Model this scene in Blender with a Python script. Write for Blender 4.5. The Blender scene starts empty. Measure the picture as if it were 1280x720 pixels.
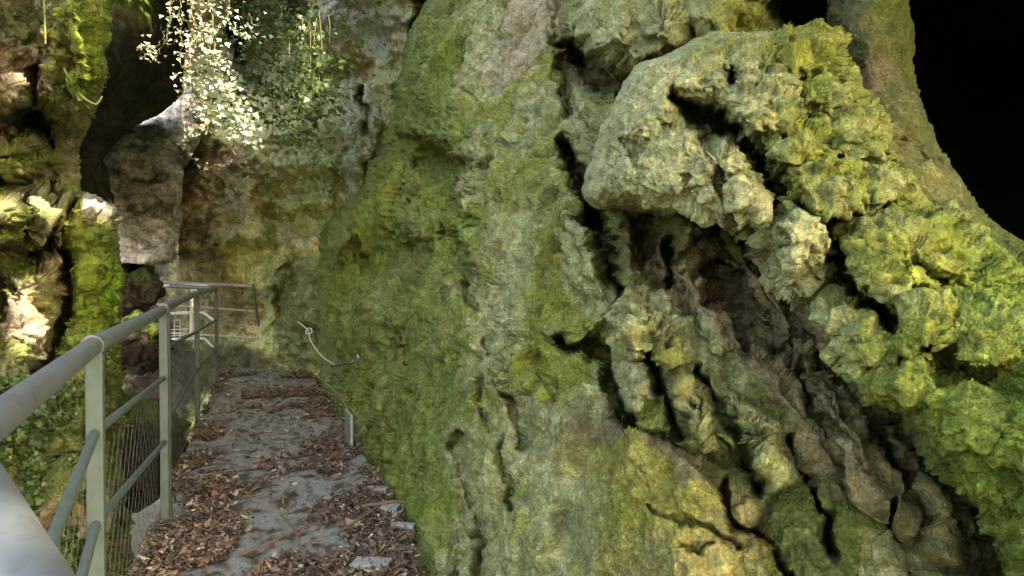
import bpy, math, random
import numpy as np
from mathutils import Vector
rng = np.random.default_rng(7)
random.seed(7)
S = bpy.context.scene
COL = S.collection
R = math.radians
f32 = np.float32

# ------------------------------------------------------------------ camera
CAM = np.array([0.0, 0.0, 1.29])
F = 960.0
PIT = math.atan(19 / F)
RT = np.array([1.0, 0, 0]); FW = np.array([0, math.cos(PIT), -math.sin(PIT)]); UP = np.array([0, math.sin(PIT), math.cos(PIT)])
cam = bpy.data.objects.new('camera', bpy.data.cameras.new('camera')); COL.objects.link(cam)
cam.location = CAM; cam.rotation_euler = (R(90) - PIT, 0, 0)
cam.data.sensor_width = 36; cam.data.lens = 27; cam.data.clip_start = 0.02; cam.data.clip_end = 500
S.camera = cam

def W(px, py, d):
    px = np.asarray(px, float); py = np.asarray(py, float); d = np.asarray(d, float)
    u = (px - 640) / F; v = (360 - py) / F
    return CAM + d[..., None] * (u[..., None] * RT + FW + v[..., None] * UP)
def w1(px, py, d): return W(px, py, d)

# ------------------------------------------------------------------ noise
PERM = rng.permutation(256).astype(np.int32)
GR = rng.normal(size=(256, 3)).astype(f32); GR /= np.linalg.norm(GR, axis=1, keepdims=True)
JT = rng.random((256, 3)).astype(f32)
def _h(x, y, z): return PERM[(PERM[(PERM[x & 255] + y) & 255] + z) & 255]
def perlin(p):
    p = np.asarray(p, f32); i = np.floor(p); f = p - i; i = i.astype(np.int32)
    w = f * f * f * (f * (f * 6 - 15) + 10)
    out = np.zeros(len(p), f32)
    for dx in (0, 1):
        wx = w[:, 0] if dx else 1 - w[:, 0]
        for dy in (0, 1):
            wy = w[:, 1] if dy else 1 - w[:, 1]
            for dz in (0, 1):
                wz = w[:, 2] if dz else 1 - w[:, 2]
                g = GR[_h(i[:, 0] + dx, i[:, 1] + dy, i[:, 2] + dz)]
                out += wx * wy * wz * (g[:, 0] * (f[:, 0] - dx) + g[:, 1] * (f[:, 1] - dy) + g[:, 2] * (f[:, 2] - dz))
    return out * 1.6
def fbm(p, o=4, gain=.5, lac=2.03):
    a, s, out = 1.0, 1.0, 0
    for k in range(o):
        out = out + a * perlin(p * f32(s) + f32(17.3 * k)); a *= gain; s *= lac
    return out
def ridged(p, o=4, gain=.5):
    a, s, out = 1.0, 1.0, 0
    for k in range(o):
        out = out + a * (1 - 2 * np.abs(perlin(p * f32(s) + f32(9.7 * k)))); a *= gain; s *= 2.1
    return out
def worley(p):
    p = np.asarray(p, f32); b = np.floor(p - .5).astype(np.int32)
    f1 = np.full(len(p), 9, f32); f2 = np.full(len(p), 9, f32); idc = np.zeros(len(p), np.int32)
    for dx in (0, 1):
        for dy in (0, 1):
            for dz in (0, 1):
                c = b + np.array([dx, dy, dz], np.int32); h = _h(c[:, 0], c[:, 1], c[:, 2])
                d = np.linalg.norm(c + .15 + .7 * JT[h] - p, axis=1)
                n = d < f1
                f2 = np.where(n, f1, np.minimum(f2, d)); f1 = np.where(n, d, f1); idc = np.where(n, h, idc)
    return f1, f2, idc
def facet(p, slope=.9):
    """broken-rock facets: every cell is a tilted plane at its own height; fades at the joints"""
    p = np.asarray(p, f32); b = np.floor(p - .5).astype(np.int32)
    f1 = np.full(len(p), 9, f32); f2 = np.full(len(p), 9, f32); val = np.zeros(len(p), f32)
    for dx in (0, 1):
        for dy in (0, 1):
            for dz in (0, 1):
                c = b + np.array([dx, dy, dz], np.int32); h = _h(c[:, 0], c[:, 1], c[:, 2]); o = p - (c + .1 + .8 * JT[h])
                d = np.linalg.norm(o, axis=1); v = JT[(h + 91) & 255, 0] - .5 + slope * (o * GR[(h + 37) & 255]).sum(1)
                n = d < f1; f2 = np.where(n, f1, np.minimum(f2, d)); f1 = np.where(n, d, f1); val = np.where(n, v, val)
    e = sm(0, .10, f2 - f1)
    return (val * e - .10 * (1 - e)) * sm(0, .22, f2 - f1 + .08)
def sm(a, b, x):
    t = np.clip((x - a) / (b - a), 0, 1); return t * t * (3 - 2 * t)

# ------------------------------------------------------------------ picture-plan helpers (where features of the rock sit)
class TPS:
    def __init__(s, pts):
        a = np.array(pts, float); s.c = a[:, :2] / 500; n = len(a)
        K = s.k(np.linalg.norm(s.c[:, None] - s.c[None], axis=2)) + 1e-4 * np.eye(n)
        P = np.c_[np.ones(n), s.c]
        A = np.block([[K, P], [P.T, np.zeros((3, 3))]])
        s.w = np.linalg.solve(A, np.r_[1 / a[:, 2], 0, 0, 0])
    @staticmethod
    def k(r): return np.where(r > 1e-9, r * r * np.log(np.maximum(r, 1e-9)), 0)
    def __call__(s, x, y):
        x = x / 500; y = y / 500; out = s.w[-3] + s.w[-2] * x + s.w[-1] * y
        for (cx, cy), w in zip(s.c, s.w): out = out + w * s.k(np.sqrt((x - cx) ** 2 + (y - cy) ** 2))
        return out
def seg(x, y, a, b):
    ax, ay = a[:2]; bx, by = b[:2]; l = (bx - ax) ** 2 + (by - ay) ** 2
    t = np.clip(((x - ax) * (bx - ax) + (y - ay) * (by - ay)) / max(l, 1e-9), 0, 1)
    return np.hypot(x - ax - t * (bx - ax), y - ay - t * (by - ay)), t
def poly_sd(x, y, P):
    d = np.full(x.shape, 1e9); ins = np.zeros(x.shape, bool)
    for a, b in zip(P, P[1:] + P[:1]):
        d = np.minimum(d, seg(x, y, a, b)[0])
        if a[1] != b[1]:
            c = ((a[1] > y) != (b[1] > y)) & (x < (b[0] - a[0]) * (y - a[1]) / (b[1] - a[1]) + a[0]); ins ^= c
    return np.where(ins, d, -d)
def crack(x, y, P, depth):                 # P: (x, y, halfwidth); a groove
    out = np.zeros(x.shape)
    for a, b in zip(P, P[1:]):
        d, t = seg(x, y, a, b); w = a[2] + (b[2] - a[2]) * t
        out = np.maximum(out, np.exp(-(d / (1.3 * w)) ** 2 * 1.2))
    return out * depth * 1.45
def tube(x, y, P, h):                      # a rounded rib
    out = np.zeros(x.shape)
    for a, b in zip(P, P[1:]):
        d, t = seg(x, y, a, b); w = a[2] + (b[2] - a[2]) * t
        out = np.maximum(out, np.sqrt(np.clip(1 - (d / w) ** 2, 0, 1)) * np.minimum(w / 25, 1.4))
    return out * h
def blob(x, y, cx, cy, rx, ry, ang=0):
    c, s = math.cos(R(ang)), math.sin(R(ang)); X = ((x - cx) * c + (y - cy) * s) / rx; Y = (-(x - cx) * s + (y - cy) * c) / ry
    return X * X + Y * Y
def dome(x, y, *a):
    b = np.clip(blob(x, y, *a) * .8, 0, 1); return (1 - b) ** 1.1 * (1 + .55 * b)
def gau(x, y, *a): return np.exp(-blob(x, y, *a))

# ------------------------------------------------------------------ object helpers
def tag(o, label=None, cat=None, group=None, kind=None):
    if label: o['label'] = label
    if cat: o['category'] = cat
    if group: o['group'] = group
    if kind: o['kind'] = kind
    return o
def link(name, me, mat, parent=None, smooth=True):
    o = bpy.data.objects.new(name, me); COL.objects.link(o)
    if mat: me.materials.append(mat)
    if smooth: me.polygons.foreach_set('use_smooth', np.ones(len(me.polygons), bool))
    if parent is not None: o.parent = parent
    return o
def mesh_np(name, V, Q, col=None):
    """V (n,3), Q (m,k) -> mesh"""
    me = bpy.data.meshes.new(name); k = Q.shape[1]
    me.vertices.add(len(V)); me.vertices.foreach_set('co', np.asarray(V, f32).ravel())
    me.loops.add(Q.size); me.loops.foreach_set('vertex_index', Q.astype(np.int32).ravel())
    me.polygons.add(len(Q)); me.polygons.foreach_set('loop_start', np.arange(0, Q.size, k, dtype=np.int32))
    try: me.polygons.foreach_set('loop_total', np.full(len(Q), k, np.int32))
    except Exception: pass
    me.update(calc_edges=True)
    if col is not None:
        a = me.color_attributes.new('Col', 'FLOAT_COLOR', 'POINT')
        c = np.ones((len(V), 4), f32); c[:, :3] = col; a.data.foreach_set('color', c.ravel())
    return me
def base_origin(o):
    """put the object's origin at its base"""
    me = o.data; n = len(me.vertices); co = np.empty(n * 3, f32); me.vertices.foreach_get('co', co); co = co.reshape(-1, 3)
    b = np.array([(co[:, 0].min() + co[:, 0].max()) / 2, (co[:, 1].min() + co[:, 1].max()) / 2, co[:, 2].min()])
    me.vertices.foreach_set('co', (co - b).astype(f32).ravel()); o.location = b; me.update(); return o
LAST = {}
def sheet(name, box, step, dfun, cfun, dispfun, mat, keep=None, edge=None):
    """A rock face: base distance from dfun, displaced along its own normal by 3-D noise, coloured by cfun."""
    x0, x1, y0, y1 = box
    nx = int((x1 - x0) / step) + 1; ny = int((y1 - y0) / step) + 1
    X, Y = np.meshgrid(np.linspace(x0, x1, nx), np.linspace(y0, y1, ny))
    q = np.c_[X.ravel(), Y.ravel(), np.zeros(X.size)]
    wx = (9 * perlin(q / 45 + 3.1) + 6 * perlin(q / 20 + 9.2) + 3.5 * perlin(q / 9 + 5.2)).reshape(X.shape)
    wy = (9 * perlin(q / 45 + 31.7) + 6 * perlin(q / 20 + 77.2) + 3.5 * perlin(q / 9 + 65.2)).reshape(X.shape)
    D = dfun(X, Y, X + wx, Y + wy)
    Xp, Yp = X, Y
    if edge is not None:      # past its outline the face turns round and runs back behind itself
        poly, k, q_ = edge; sdv = poly_sd(X + k * wx, Y + k * wy, poly); gy_, gx_ = np.gradient(sdv, step); gl = np.maximum(np.hypot(gx_, gy_), .35)
        o_ = np.clip(-sdv, 0, 60); Xp = X + gx_ / gl * o_ * 1.35; Yp = Y + gy_ / gl * o_ * 1.35; D = D + o_ * q_
    P = W(Xp, Yp, D)
    def normals(P):
        gx = np.gradient(P, axis=1); gy = np.gradient(P, axis=0); N = np.cross(gy, gx)
        N /= np.maximum(np.linalg.norm(N, axis=2, keepdims=True), 1e-12)
        s = np.sign((N * (CAM - P)).sum(2, keepdims=True)); return N * np.where(s == 0, 1, s)
    def blur(A, k):
        for ax in (0, 1):
            pad = [(0, 0)] * A.ndim; pad[ax] = (k + 1, k); c = np.cumsum(np.pad(A, pad, mode='edge'), axis=ax)
            n = A.shape[ax]; A = (np.take(c, np.arange(2 * k + 1, 2 * k + 1 + n), ax) - np.take(c, np.arange(n), ax)) / (2 * k + 1)
        return A
    kb = (9, 5, 3)
    for ii, df in enumerate(dispfun if isinstance(dispfun, (list, tuple)) else [dispfun]):
        N = blur(normals(P), kb[min(ii, 2)]); N /= np.maximum(np.linalg.norm(N, axis=2, keepdims=True), 1e-9)
        st = np.maximum(np.linalg.norm(np.gradient(P, axis=0), axis=2), np.linalg.norm(np.gradient(P, axis=1), axis=2)) / (D * step / F)
        att = blur(np.clip(4.5 / st, .12, 1) ** (1 if ii == 0 else 2), 2); r = df(P.reshape(-1, 3).astype(f32), X.ravel(), Y.ravel())
        if isinstance(r, tuple): P = P + N * (r[0].reshape(X.shape) * att)[..., None] + ((r[1] * att.ravel())[:, None] * np.array([0, 0, -1.0])).reshape(P.shape)
        else: P = P + N * (r.reshape(X.shape) * att)[..., None]
    N = normals(P)
    C = cfun(P.reshape(-1, 3).astype(f32), N.reshape(-1, 3), X + wx * 1.5, Y + wy * 1.5)
    idx = np.arange(nx * ny).reshape(ny, nx)
    Q = np.stack([idx[:-1, :-1], idx[1:, :-1], idx[1:, 1:], idx[:-1, 1:]], -1).reshape(-1, 4)
    LAST[name] = (P.reshape(-1, 3), N.reshape(-1, 3), C, X.ravel(), Y.ravel())
    if keep is not None:
        k = keep(X, Y)
        kq = (k[:-1, :-1] & k[1:, :-1] & k[1:, 1:] & k[:-1, 1:]).ravel(); Q = Q[kq]
        used = np.unique(Q); remap = np.full(nx * ny, -1); remap[used] = np.arange(len(used))
        Q = remap[Q]; V = P.reshape(-1, 3)[used]; C = C[used]
    else: V = P.reshape(-1, 3)
    return link(name, mesh_np(name, V, Q, C), mat)

class MB:
    def __init__(s): s.v = []; s.f = []; s.c = []
    def tube(s, pts, r, n=8, cap=True):
        pts = [np.array(p, float) for p in pts]; b = len(s.v); m = len(pts)
        rr = r if isinstance(r, (list, tuple)) else [r] * m
        ref = np.array([0, 0, 1.0])
        for i, p in enumerate(pts):
            t = pts[min(i + 1, m - 1)] - pts[max(i - 1, 0)]; t /= max(np.linalg.norm(t), 1e-9)
            u = np.cross(t, ref)
            if np.linalg.norm(u) < .2: u = np.cross(t, np.array([1.0, 0.1, 0]))
            u /= np.linalg.norm(u); v = np.cross(u, t)
            for k in range(n):
                a = 2 * math.pi * k / n; s.v.append(p + rr[i] * (math.cos(a) * u + math.sin(a) * v))
        for i in range(m - 1):
            for k in range(n):
                s.f.append((b + i * n + k, b + i * n + (k + 1) % n, b + (i + 1) * n + (k + 1) % n, b + (i + 1) * n + k))
        if cap and n > 3:
            s.f.append(tuple(b + k for k in range(n))[::-1]); s.f.append(tuple(b + (m - 1) * n + k for k in range(n)))
        return s
    def box(s, c, sx, sy, sz, rz=0, bev=0.0):
        b = len(s.v); ca, sa = math.cos(rz), math.sin(rz)
        for dz in (-1, 1):
            for dx, dy in ((-1, -1), (1, -1), (1, 1), (-1, 1)):
                x, y = dx * sx / 2, dy * sy / 2
                s.v.append(np.array([c[0] + x * ca - y * sa, c[1] + x * sa + y * ca, c[2] + dz * sz / 2]))
        for q in ((0, 3, 2, 1), (4, 5, 6, 7), (0, 1, 5, 4), (1, 2, 6, 5), (2, 3, 7, 6), (3, 0, 4, 7)): s.f.append(tuple(b + i for i in q))
        return s
    def build(s, name, mat, parent=None, smooth=True, loc=None, bevel=0):
        v = np.array(s.v); loc = np.zeros(3) if loc is None else np.array(loc)
        me = bpy.data.meshes.new(name); me.from_pydata([tuple(p) for p in (v - loc)], [], s.f); me.update()
        o = link(name, me, mat, parent, smooth)
        if parent is None: o.location = loc
        if smooth:
            try: me.set_sharp_from_angle(angle=R(40))
            except Exception: pass
        if bevel:
            m = o.modifiers.new('bevel', 'BEVEL'); m.width = bevel; m.segments = 2
        return o
def empty(name, loc):
    o = bpy.data.objects.new(name, None); COL.objects.link(o); o.location = loc; o.empty_display_size = .1; return o

# ------------------------------------------------------------------ materials
def new_mat(name):
    m = bpy.data.materials.new(name); m.use_nodes = True; nt = m.node_tree; return m, nt, nt.nodes['Principled BSDF']
def nd(nt, t, **k):
    n = nt.nodes.new(t)
    for a, b in k.items():
        if a in n.inputs: n.inputs[a].default_value = b
        else: setattr(n, a, b)
    return n
def rock_mat(name, bump=.5, rough=.85, spec=.25, scale=1.0, var=.35):
    m, nt, bs = new_mat(name); L = nt.links.new
    geo = nd(nt, 'ShaderNodeNewGeometry'); at = nd(nt, 'ShaderNodeAttribute', attribute_name='Col')
    def noise(s, det=8, ro=.6, dist=0.0):
        n = nd(nt, 'ShaderNodeTexNoise'); n.inputs['Scale'].default_value = s * scale; n.inputs['Detail'].default_value = det
        n.inputs['Roughness'].default_value = ro; n.inputs['Distortion'].default_value = dist; L(geo.outputs['Position'], n.inputs['Vector']); return n
    n1 = noise(14, 8, .65, .3); n2 = noise(70, 6, .7); n3 = noise(260, 3, .7)
    mr = nd(nt, 'ShaderNodeMapRange'); mr.inputs['From Min'].default_value = .3; mr.inputs['From Max'].default_value = .7
    mr.inputs['To Min'].default_value = 1 - var; mr.inputs['To Max'].default_value = 1 + var; mr.clamp = False; L(n1.outputs['Fac'], mr.inputs['Value'])
    mr2 = nd(nt, 'ShaderNodeMapRange'); mr2.inputs['From Min'].default_value = .3; mr2.inputs['From Max'].default_value = .7
    mr2.inputs['To Min'].default_value = 1 - var; mr2.inputs['To Max'].default_value = 1 + var; mr2.clamp = False; L(n2.outputs['Fac'], mr2.inputs['Value'])
    mm = nd(nt, 'ShaderNodeMath', operation='MULTIPLY'); L(mr.outputs[0], mm.inputs[0]); L(mr2.outputs[0], mm.inputs[1])
    vm = nd(nt, 'ShaderNodeVectorMath', operation='SCALE'); L(at.outputs['Color'], vm.inputs[0]); L(mm.outputs[0], vm.inputs['Scale'])
    # hue drift between greener and browner
    n4 = noise(30, 5, .6); rmp = nd(nt, 'ShaderNodeMix', data_type='RGBA', blend_type='MIX')
    L(n4.outputs['Fac'], rmp.inputs[0]); rmp.inputs[6].default_value = (1.25, .95, .75, 1); rmp.inputs[7].default_value = (.75, 1.05, 1.2, 1)
    mu = nd(nt, 'ShaderNodeVectorMath', operation='MULTIPLY'); L(vm.outputs[0], mu.inputs[0]); L(rmp.outputs[2], mu.inputs[1])
    n5 = noise(45, 10, .75); n6 = noise(150, 6, .7)
    def rng_(src, a, b, lo, hi):
        r_ = nd(nt, 'ShaderNodeMapRange'); r_.inputs['From Min'].default_value = a; r_.inputs['From Max'].default_value = b; r_.inputs['To Min'].default_value = lo; r_.inputs['To Max'].default_value = hi; L(src.outputs['Fac'], r_.inputs['Value']); return r_
    fl = rng_(n5, .55, .66, 1, 1.9); pt = rng_(n6, .36, .47, .35, 1); f2 = rng_(n6, .58, .68, 1, 1.5)
    m1 = nd(nt, 'ShaderNodeMath', operation='MULTIPLY'); L(fl.outputs[0], m1.inputs[0]); L(pt.outputs[0], m1.inputs[1]); m2 = nd(nt, 'ShaderNodeMath', operation='MULTIPLY'); L(m1.outputs[0], m2.inputs[0]); L(f2.outputs[0], m2.inputs[1])
    vs = nd(nt, 'ShaderNodeVectorMath', operation='SCALE'); L(mu.outputs[0], vs.inputs[0]); L(m2.outputs[0], vs.inputs['Scale']); L(vs.outputs[0], bs.inputs['Base Color'])
    bs.inputs['Roughness'].default_value = rough; bs.inputs['Specular IOR Level'].default_value = spec
    b1 = nd(nt, 'ShaderNodeBump'); b1.inputs['Strength'].default_value = bump; b1.inputs['Distance'].default_value = .03 / scale; L(n1.outputs['Fac'], b1.inputs['Height'])
    b2 = nd(nt, 'ShaderNodeBump'); b2.inputs['Strength'].default_value = bump * .9; b2.inputs['Distance'].default_value = .012 / scale; L(n2.outputs['Fac'], b2.inputs['Height']); L(b1.outputs[0], b2.inputs['Normal'])
    b3 = nd(nt, 'ShaderNodeBump'); b3.inputs['Strength'].default_value = bump * .6; b3.inputs['Distance'].default_value = .004 / scale; L(n3.outputs['Fac'], b3.inputs['Height']); L(b2.outputs[0], b3.inputs['Normal'])
    L(b3.outputs[0], bs.inputs['Normal'])
    return m
def plain_mat(name, col, rough=.6, metal=0, nscale=30, var=.25, bump=.15, spec=.4, col2=None, dist=.003, thr=(.35, .65)):
    m, nt, bs = new_mat(name); L = nt.links.new
    tc = nd(nt, 'ShaderNodeNewGeometry'); n = nd(nt, 'ShaderNodeTexNoise'); n.inputs['Scale'].default_value = nscale; n.inputs['Detail'].default_value = 8; n.inputs['Roughness'].default_value = .65
    L(tc.outputs['Position'], n.inputs['Vector'])
    r = nd(nt, 'ShaderNodeMapRange'); r.inputs['From Min'].default_value = thr[0]; r.inputs['From Max'].default_value = thr[1]; L(n.outputs['Fac'], r.inputs['Value'])
    mx = nd(nt, 'ShaderNodeMix', data_type='RGBA'); L(r.outputs[0], mx.inputs[0])
    c2 = col2 or tuple(c * (1 + var) for c in col); c1 = tuple(c * (1 - var) for c in col) if col2 is None else col
    mx.inputs[6].default_value = (*c1, 1); mx.inputs[7].default_value = (*c2, 1); L(mx.outputs[2], bs.inputs['Base Color'])
    bs.inputs['Roughness'].default_value = rough; bs.inputs['Metallic'].default_value = metal; bs.inputs['Specular IOR Level'].default_value = spec
    b = nd(nt, 'ShaderNodeBump'); b.inputs['Strength'].default_value = bump; b.inputs['Distance'].default_value = dist; L(n.outputs['Fac'], b.inputs['Height']); L(b.outputs[0], bs.inputs['Normal'])
    return m
def leaf_mat(name, col=None, rough=.45, trans=.35, spec=.4):
    m, nt, bs = new_mat(name); L = nt.links.new
    if col is None:
        a = nd(nt, 'ShaderNodeAttribute', attribute_name='Col'); src = a.outputs['Color']
    else:
        g = nd(nt, 'ShaderNodeNewGeometry'); n = nd(nt, 'ShaderNodeTexNoise'); n.inputs['Scale'].default_value = 9; L(g.outputs['Position'], n.inputs['Vector'])
        mx = nd(nt, 'ShaderNodeMix', data_type='RGBA'); L(n.outputs['Fac'], mx.inputs[0]); mx.inputs[6].default_value = (*[c * .6 for c in col], 1); mx.inputs[7].default_value = (*[c * 1.4 for c in col], 1); src = mx.outputs[2]
    L(src, bs.inputs['Base Color']); bs.inputs['Roughness'].default_value = rough; bs.inputs['Specular IOR Level'].default_value = spec
    if trans:
        tr = nd(nt, 'ShaderNodeBsdfTranslucent'); L(src, tr.inputs['Color']); ms = nd(nt, 'ShaderNodeMixShader'); ms.inputs[0].default_value = trans
        L(bs.outputs[0], ms.inputs[1]); L(tr.outputs[0], ms.inputs[2]); L(ms.outputs[0], nt.nodes['Material Output'].inputs['Surface'])
    return m
M_rock = rock_mat('mossy_rock', bump=.9, var=.45)
M_tufa = rock_mat('tufa', bump=.9, scale=1.2, var=.42)
M_far = rock_mat('far_rock', bump=1, scale=.8, spec=.2, var=.5)
M_cave = rock_mat('cave_rock', bump=.4, scale=.6, spec=.05, rough=.95)
M_left = rock_mat('left_rock', bump=.9, var=.45, scale=.8, spec=.3)

# palette (linear albedo)
def c3(*a): return np.array(a, f32)
PALE = c3(.36, .37, .19); GREY = c3(.225, .25, .115); TAN = c3(.32, .295, .125); OCHRE = c3(.26, .225, .06); YMOSS = c3(.20, .22, .035)
GMOSS = c3(.115, .155, .03); DMOSS = c3(.065, .095, .022); BROWN = c3(.185, .145, .085); DBROWN = c3(.06, .045, .03); OLIVE = c3(.20, .21, .075)
PINK = c3(.36, .31, .22); RUST = c3(.20, .10, .025); CGREY = c3(.33, .32, .29); LIME = c3(.14, .195, .022)
def mix(C, c, k): return C + (np.asarray(c) - C) * np.clip(k, 0, 1)[:, None]
def paint(C, X, Y, spots):
    x, y = X.ravel(), Y.ravel()
    for (cx, cy, rx, ry, ang, col, k) in spots: C = mix(C, col, k * (1 - sm(.55, 1.35, blob(x, y, cx, cy, rx, ry, ang))))
    return C

# ================================================================== RIGHT CLIFF
LEFTEDGE = [(392, 470), (388, 420), (390, 360), (400, 300), (424, 262), (445, 238), (470, 190), (488, 150), (497, 100), (508, 50), (532, 0), (575, -120), (640, -320),
            (2000, -320), (2000, 1000), (380, 1000)]
cliff_t = TPS([(392, 360, 10), (405, 285, 9.8), (445, 240, 9.2), (490, 165, 8.3), (500, 60, 8.2), (530, 0, 8.2), (600, -200, 7.4), (395, 440, 9.7),
    (580, 170, 5.2), (585, 300, 4.75), (578, 440, 4.2), (563, 540, 3.85), (545, 640, 3.65), (532, 720, 3.5), (400, 490, 8.9), (432, 545, 6.8), (480, 620, 5.1), (500, 480, 5.7), (505, 300, 6.9), (480, 420, 6.6),
    (620, 0, 6.0), (700, 0, 5.0), (700, 100, 4.5), (650, 200, 4.25), (700, 200, 3.9), (640, 100, 5.0), (650, 350, 3.75), (700, 350, 3.4), (640, 500, 3.3), (700, 500, 2.95), (620, 600, 3.1), (620, 720, 2.85),
    (750, 600, 2.55), (750, 720, 2.4), (850, 720, 2.15), (880, 620, 2.2), (830, 560, 2.35), (760, 400, 3.0), (850, 400, 2.6), (950, 450, 2.40), (1050, 560, 2.20), (1150, 700, 2.04), (1010, 690, 2.2), (940, 660, 2.25),
    (1280, 720, 2.5), (1280, 360, 3.2), (1000, 200, 3.4), (860, 200, 3.5), (800, 40, 3.9), (900, 0, 4.0), (960, 20, 4.0), (900, -200, 4.6), (700, -200, 6.0), (1100, -150, 4.8), (1100, 50, 4.3), (1300, 0, 4.6),
    (1600, 300, 2.6), (1600, 800, 1.9), (1600, -200, 3.4), (600, 950, 2.5), (1000, 950, 1.8), (420, 950, 4.4)])
def cliff_d(X, Y, x, y):
    D = 1 / np.clip(cliff_t(X, Y), .1, .9)
    # left facet: hollow under a ledge, clefts
    D += 1.0 * gau(x, y, 540, 200, 34, 24, 20) + .6 * gau(x, y, 545, 240, 24, 40) + .6 * gau(x, y, 470, 330, 26, 34) + .5 * gau(x, y, 520, 330, 24, 50, 10) + .35 * gau(x, y, 500, 440, 26, 30) + .3 * gau(x, y, 470, 540, 16, 50, 15)
    D -= .5 * gau(x, y, 425, 300, 16, 40, 40) + .45 * gau(x, y, 520, 280, 26, 18) + .4 * gau(x, y, 470, 400, 26, 30) + .3 * gau(x, y, 540, 420, 18, 50) + .3 * gau(x, y, 520, 500, 16, 40)
    D -= .45 * tube(x, y, [(488, 152, 10), (530, 168, 14), (575, 186, 12), (600, 196, 8)], 1)
    D += crack(x, y, [(557, 290, 5), (566, 320, 9), (585, 352, 8), (592, 380, 4)], .3) + crack(x, y, [(566, 205, 4), (562, 240, 8), (560, 262, 5)], .22)
    D -= .16 * tube(x, y, [(596, 165, 12), (590, 200, 16), (580, 240, 14), (583, 268, 8)], 1)
    D += crack(x, y, [(440, 300, 8), (455, 330, 12), (470, 350, 6)], .18) + crack(x, y, [(500, 360, 9), (515, 385, 8)], .18) + .16 * gau(x, y, 420, 340, 14, 30, 30)
    D -= .15 * gau(x, y, 450, 270, 30, 20, -40) + .18 * gau(x, y, 420, 395, 20, 30)
    # ridge between the facets
    D -= .13 * tube(x, y, [(590, 350, 10), (580, 400, 12), (573, 450, 9)], 1) + .08 * tube(x, y, [(600, 360, 7), (590, 440, 7)], 1)
    D -= .10 * tube(x, y, [(568, 540, 10), (552, 590, 16), (540, 640, 20), (530, 720, 22)], 1)
    D += crack(x, y, [(575, 545, 4), (580, 610, 6), (600, 680, 5), (606, 730, 5)], .12)
    # front face: clefts and nodules
    D += crack(x, y, [(600, 470, 5), (607, 500, 8), (617, 530, 4)], .14) + crack(x, y, [(643, 505, 4), (650, 530, 8), (656, 560, 3)], .14) + crack(x, y, [(628, 560, 5), (640, 600, 5), (642, 640, 3)], .1)
    D += crack(x, y, [(600, 430, 5), (625, 480, 4)], .09) + crack(x, y, [(672, 440, 4), (690, 480, 5), (690, 500, 3)], .07)
    for cx, cy, r, h in ((640, 430, 26, .10), (622, 452, 18, .08), (650, 458, 22, .09), (618, 410, 20, .08), (612, 372, 24, .10), (640, 385, 22, .07), (690, 505, 34, .07), (610, 330, 24, .1), (660, 300, 34, .07),
                         (600, 540, 18, .07), (620, 590, 24, .08), (660, 660, 34, .08), (700, 600, 36, .05), (720, 420, 26, .08)):
        D -= .8 * h * dome(x, y, cx, cy, r, r * 1.25)
    # upper clefts
    D += crack(x, y, [(700, -40, 8), (700, 40, 10), (708, 110, 9), (716, 150, 4)], .30) + crack(x, y, [(716, 55, 9), (735, 85, 16), (757, 105, 18), (790, 112, 10)], .75)
    D += crack(x, y, [(704, 185, 5), (720, 215, 12), (728, 245, 10), (740, 275, 9)], .45) + crack(x, y, [(745, 270, 8), (757, 310, 13), (772, 350, 10), (778, 372, 4)], .55)
    D -= .35 * tube(x, y, [(735, 120, 16), (760, 150, 26), (775, 190, 22)], .6)
    # mass above the boulder
    for cx, cy, rx, ry, h in ((740, 20, 50, 50, .35), (800, 30, 60, 48, .45), (860, 20, 60, 40, .40), (925, 15, 62, 45, .45), (770, 75, 40, 34, .35), (830, 75, 44, 30, .3), (690, 60, 12, 40, .1), (820, -70, 130, 60, .5), (950, -60, 80, 60, .4)):
        D -= h * dome(x, y, cx, cy, rx, ry)
    # dark opening right of that mass
    D += 1.9 * (1 - sm(.5, 1.5, blob(x, y, 1010, -10, 42, 52, 0)))
    # hollow beneath the boulder
    hp = poly_sd(x, y, [(748, 255), (800, 262), (860, 290), (960, 330), (1040, 440), (1130, 500), (1230, 630), (1300, 760), (1040, 760), (985, 610), (900, 520), (870, 440), (830, 400), (800, 380), (775, 320)])
    D += .08 * sm(-10, 40, hp)
    D += .30 * gau(x, y, 812, 300, 24, 26, 0) + crack(x, y, [(838, 300, 4), (842, 335, 8), (830, 365, 5)], .3) + crack(x, y, [(898, 330, 6), (925, 372, 12), (945, 410, 14), (965, 440, 8)], .20)
    D += crack(x, y, [(880, 340, 5), (905, 375, 8), (930, 440, 8)], .2) + crack(x, y, [(985, 430, 6), (1010, 490, 9), (1040, 540, 7)], .12) + crack(x, y, [(1085, 540, 6), (1110, 575, 9), (1130, 600, 6)], .14) + crack(x, y, [(1100, 640, 8), (1130, 690, 12), (1140, 730, 9)], .2)
    D -= tube(x, y, [(775, 325, 16), (782, 345, 18), (788, 340, 14)], .22)                                                    # small lump
    D -= tube(x, y, [(858, 262, 26), (845, 300, 22), (838, 335, 13), (832, 362, 9)], .30)                                 # column
    D -= tube(x, y, [(868, 290, 18), (862, 330, 20), (872, 370, 14), (895, 440, 10)], .22) + tube(x, y, [(886, 300, 11), (905, 335, 11), (930, 385, 10), (960, 430, 9)], .24)
    D -= tube(x, y, [(910, 290, 10), (935, 345, 12), (960, 400, 14), (990, 440, 12)], .25) + tube(x, y, [(930, 310, 10), (960, 350, 10), (985, 400, 12), (1010, 450, 10)], .2)
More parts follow.
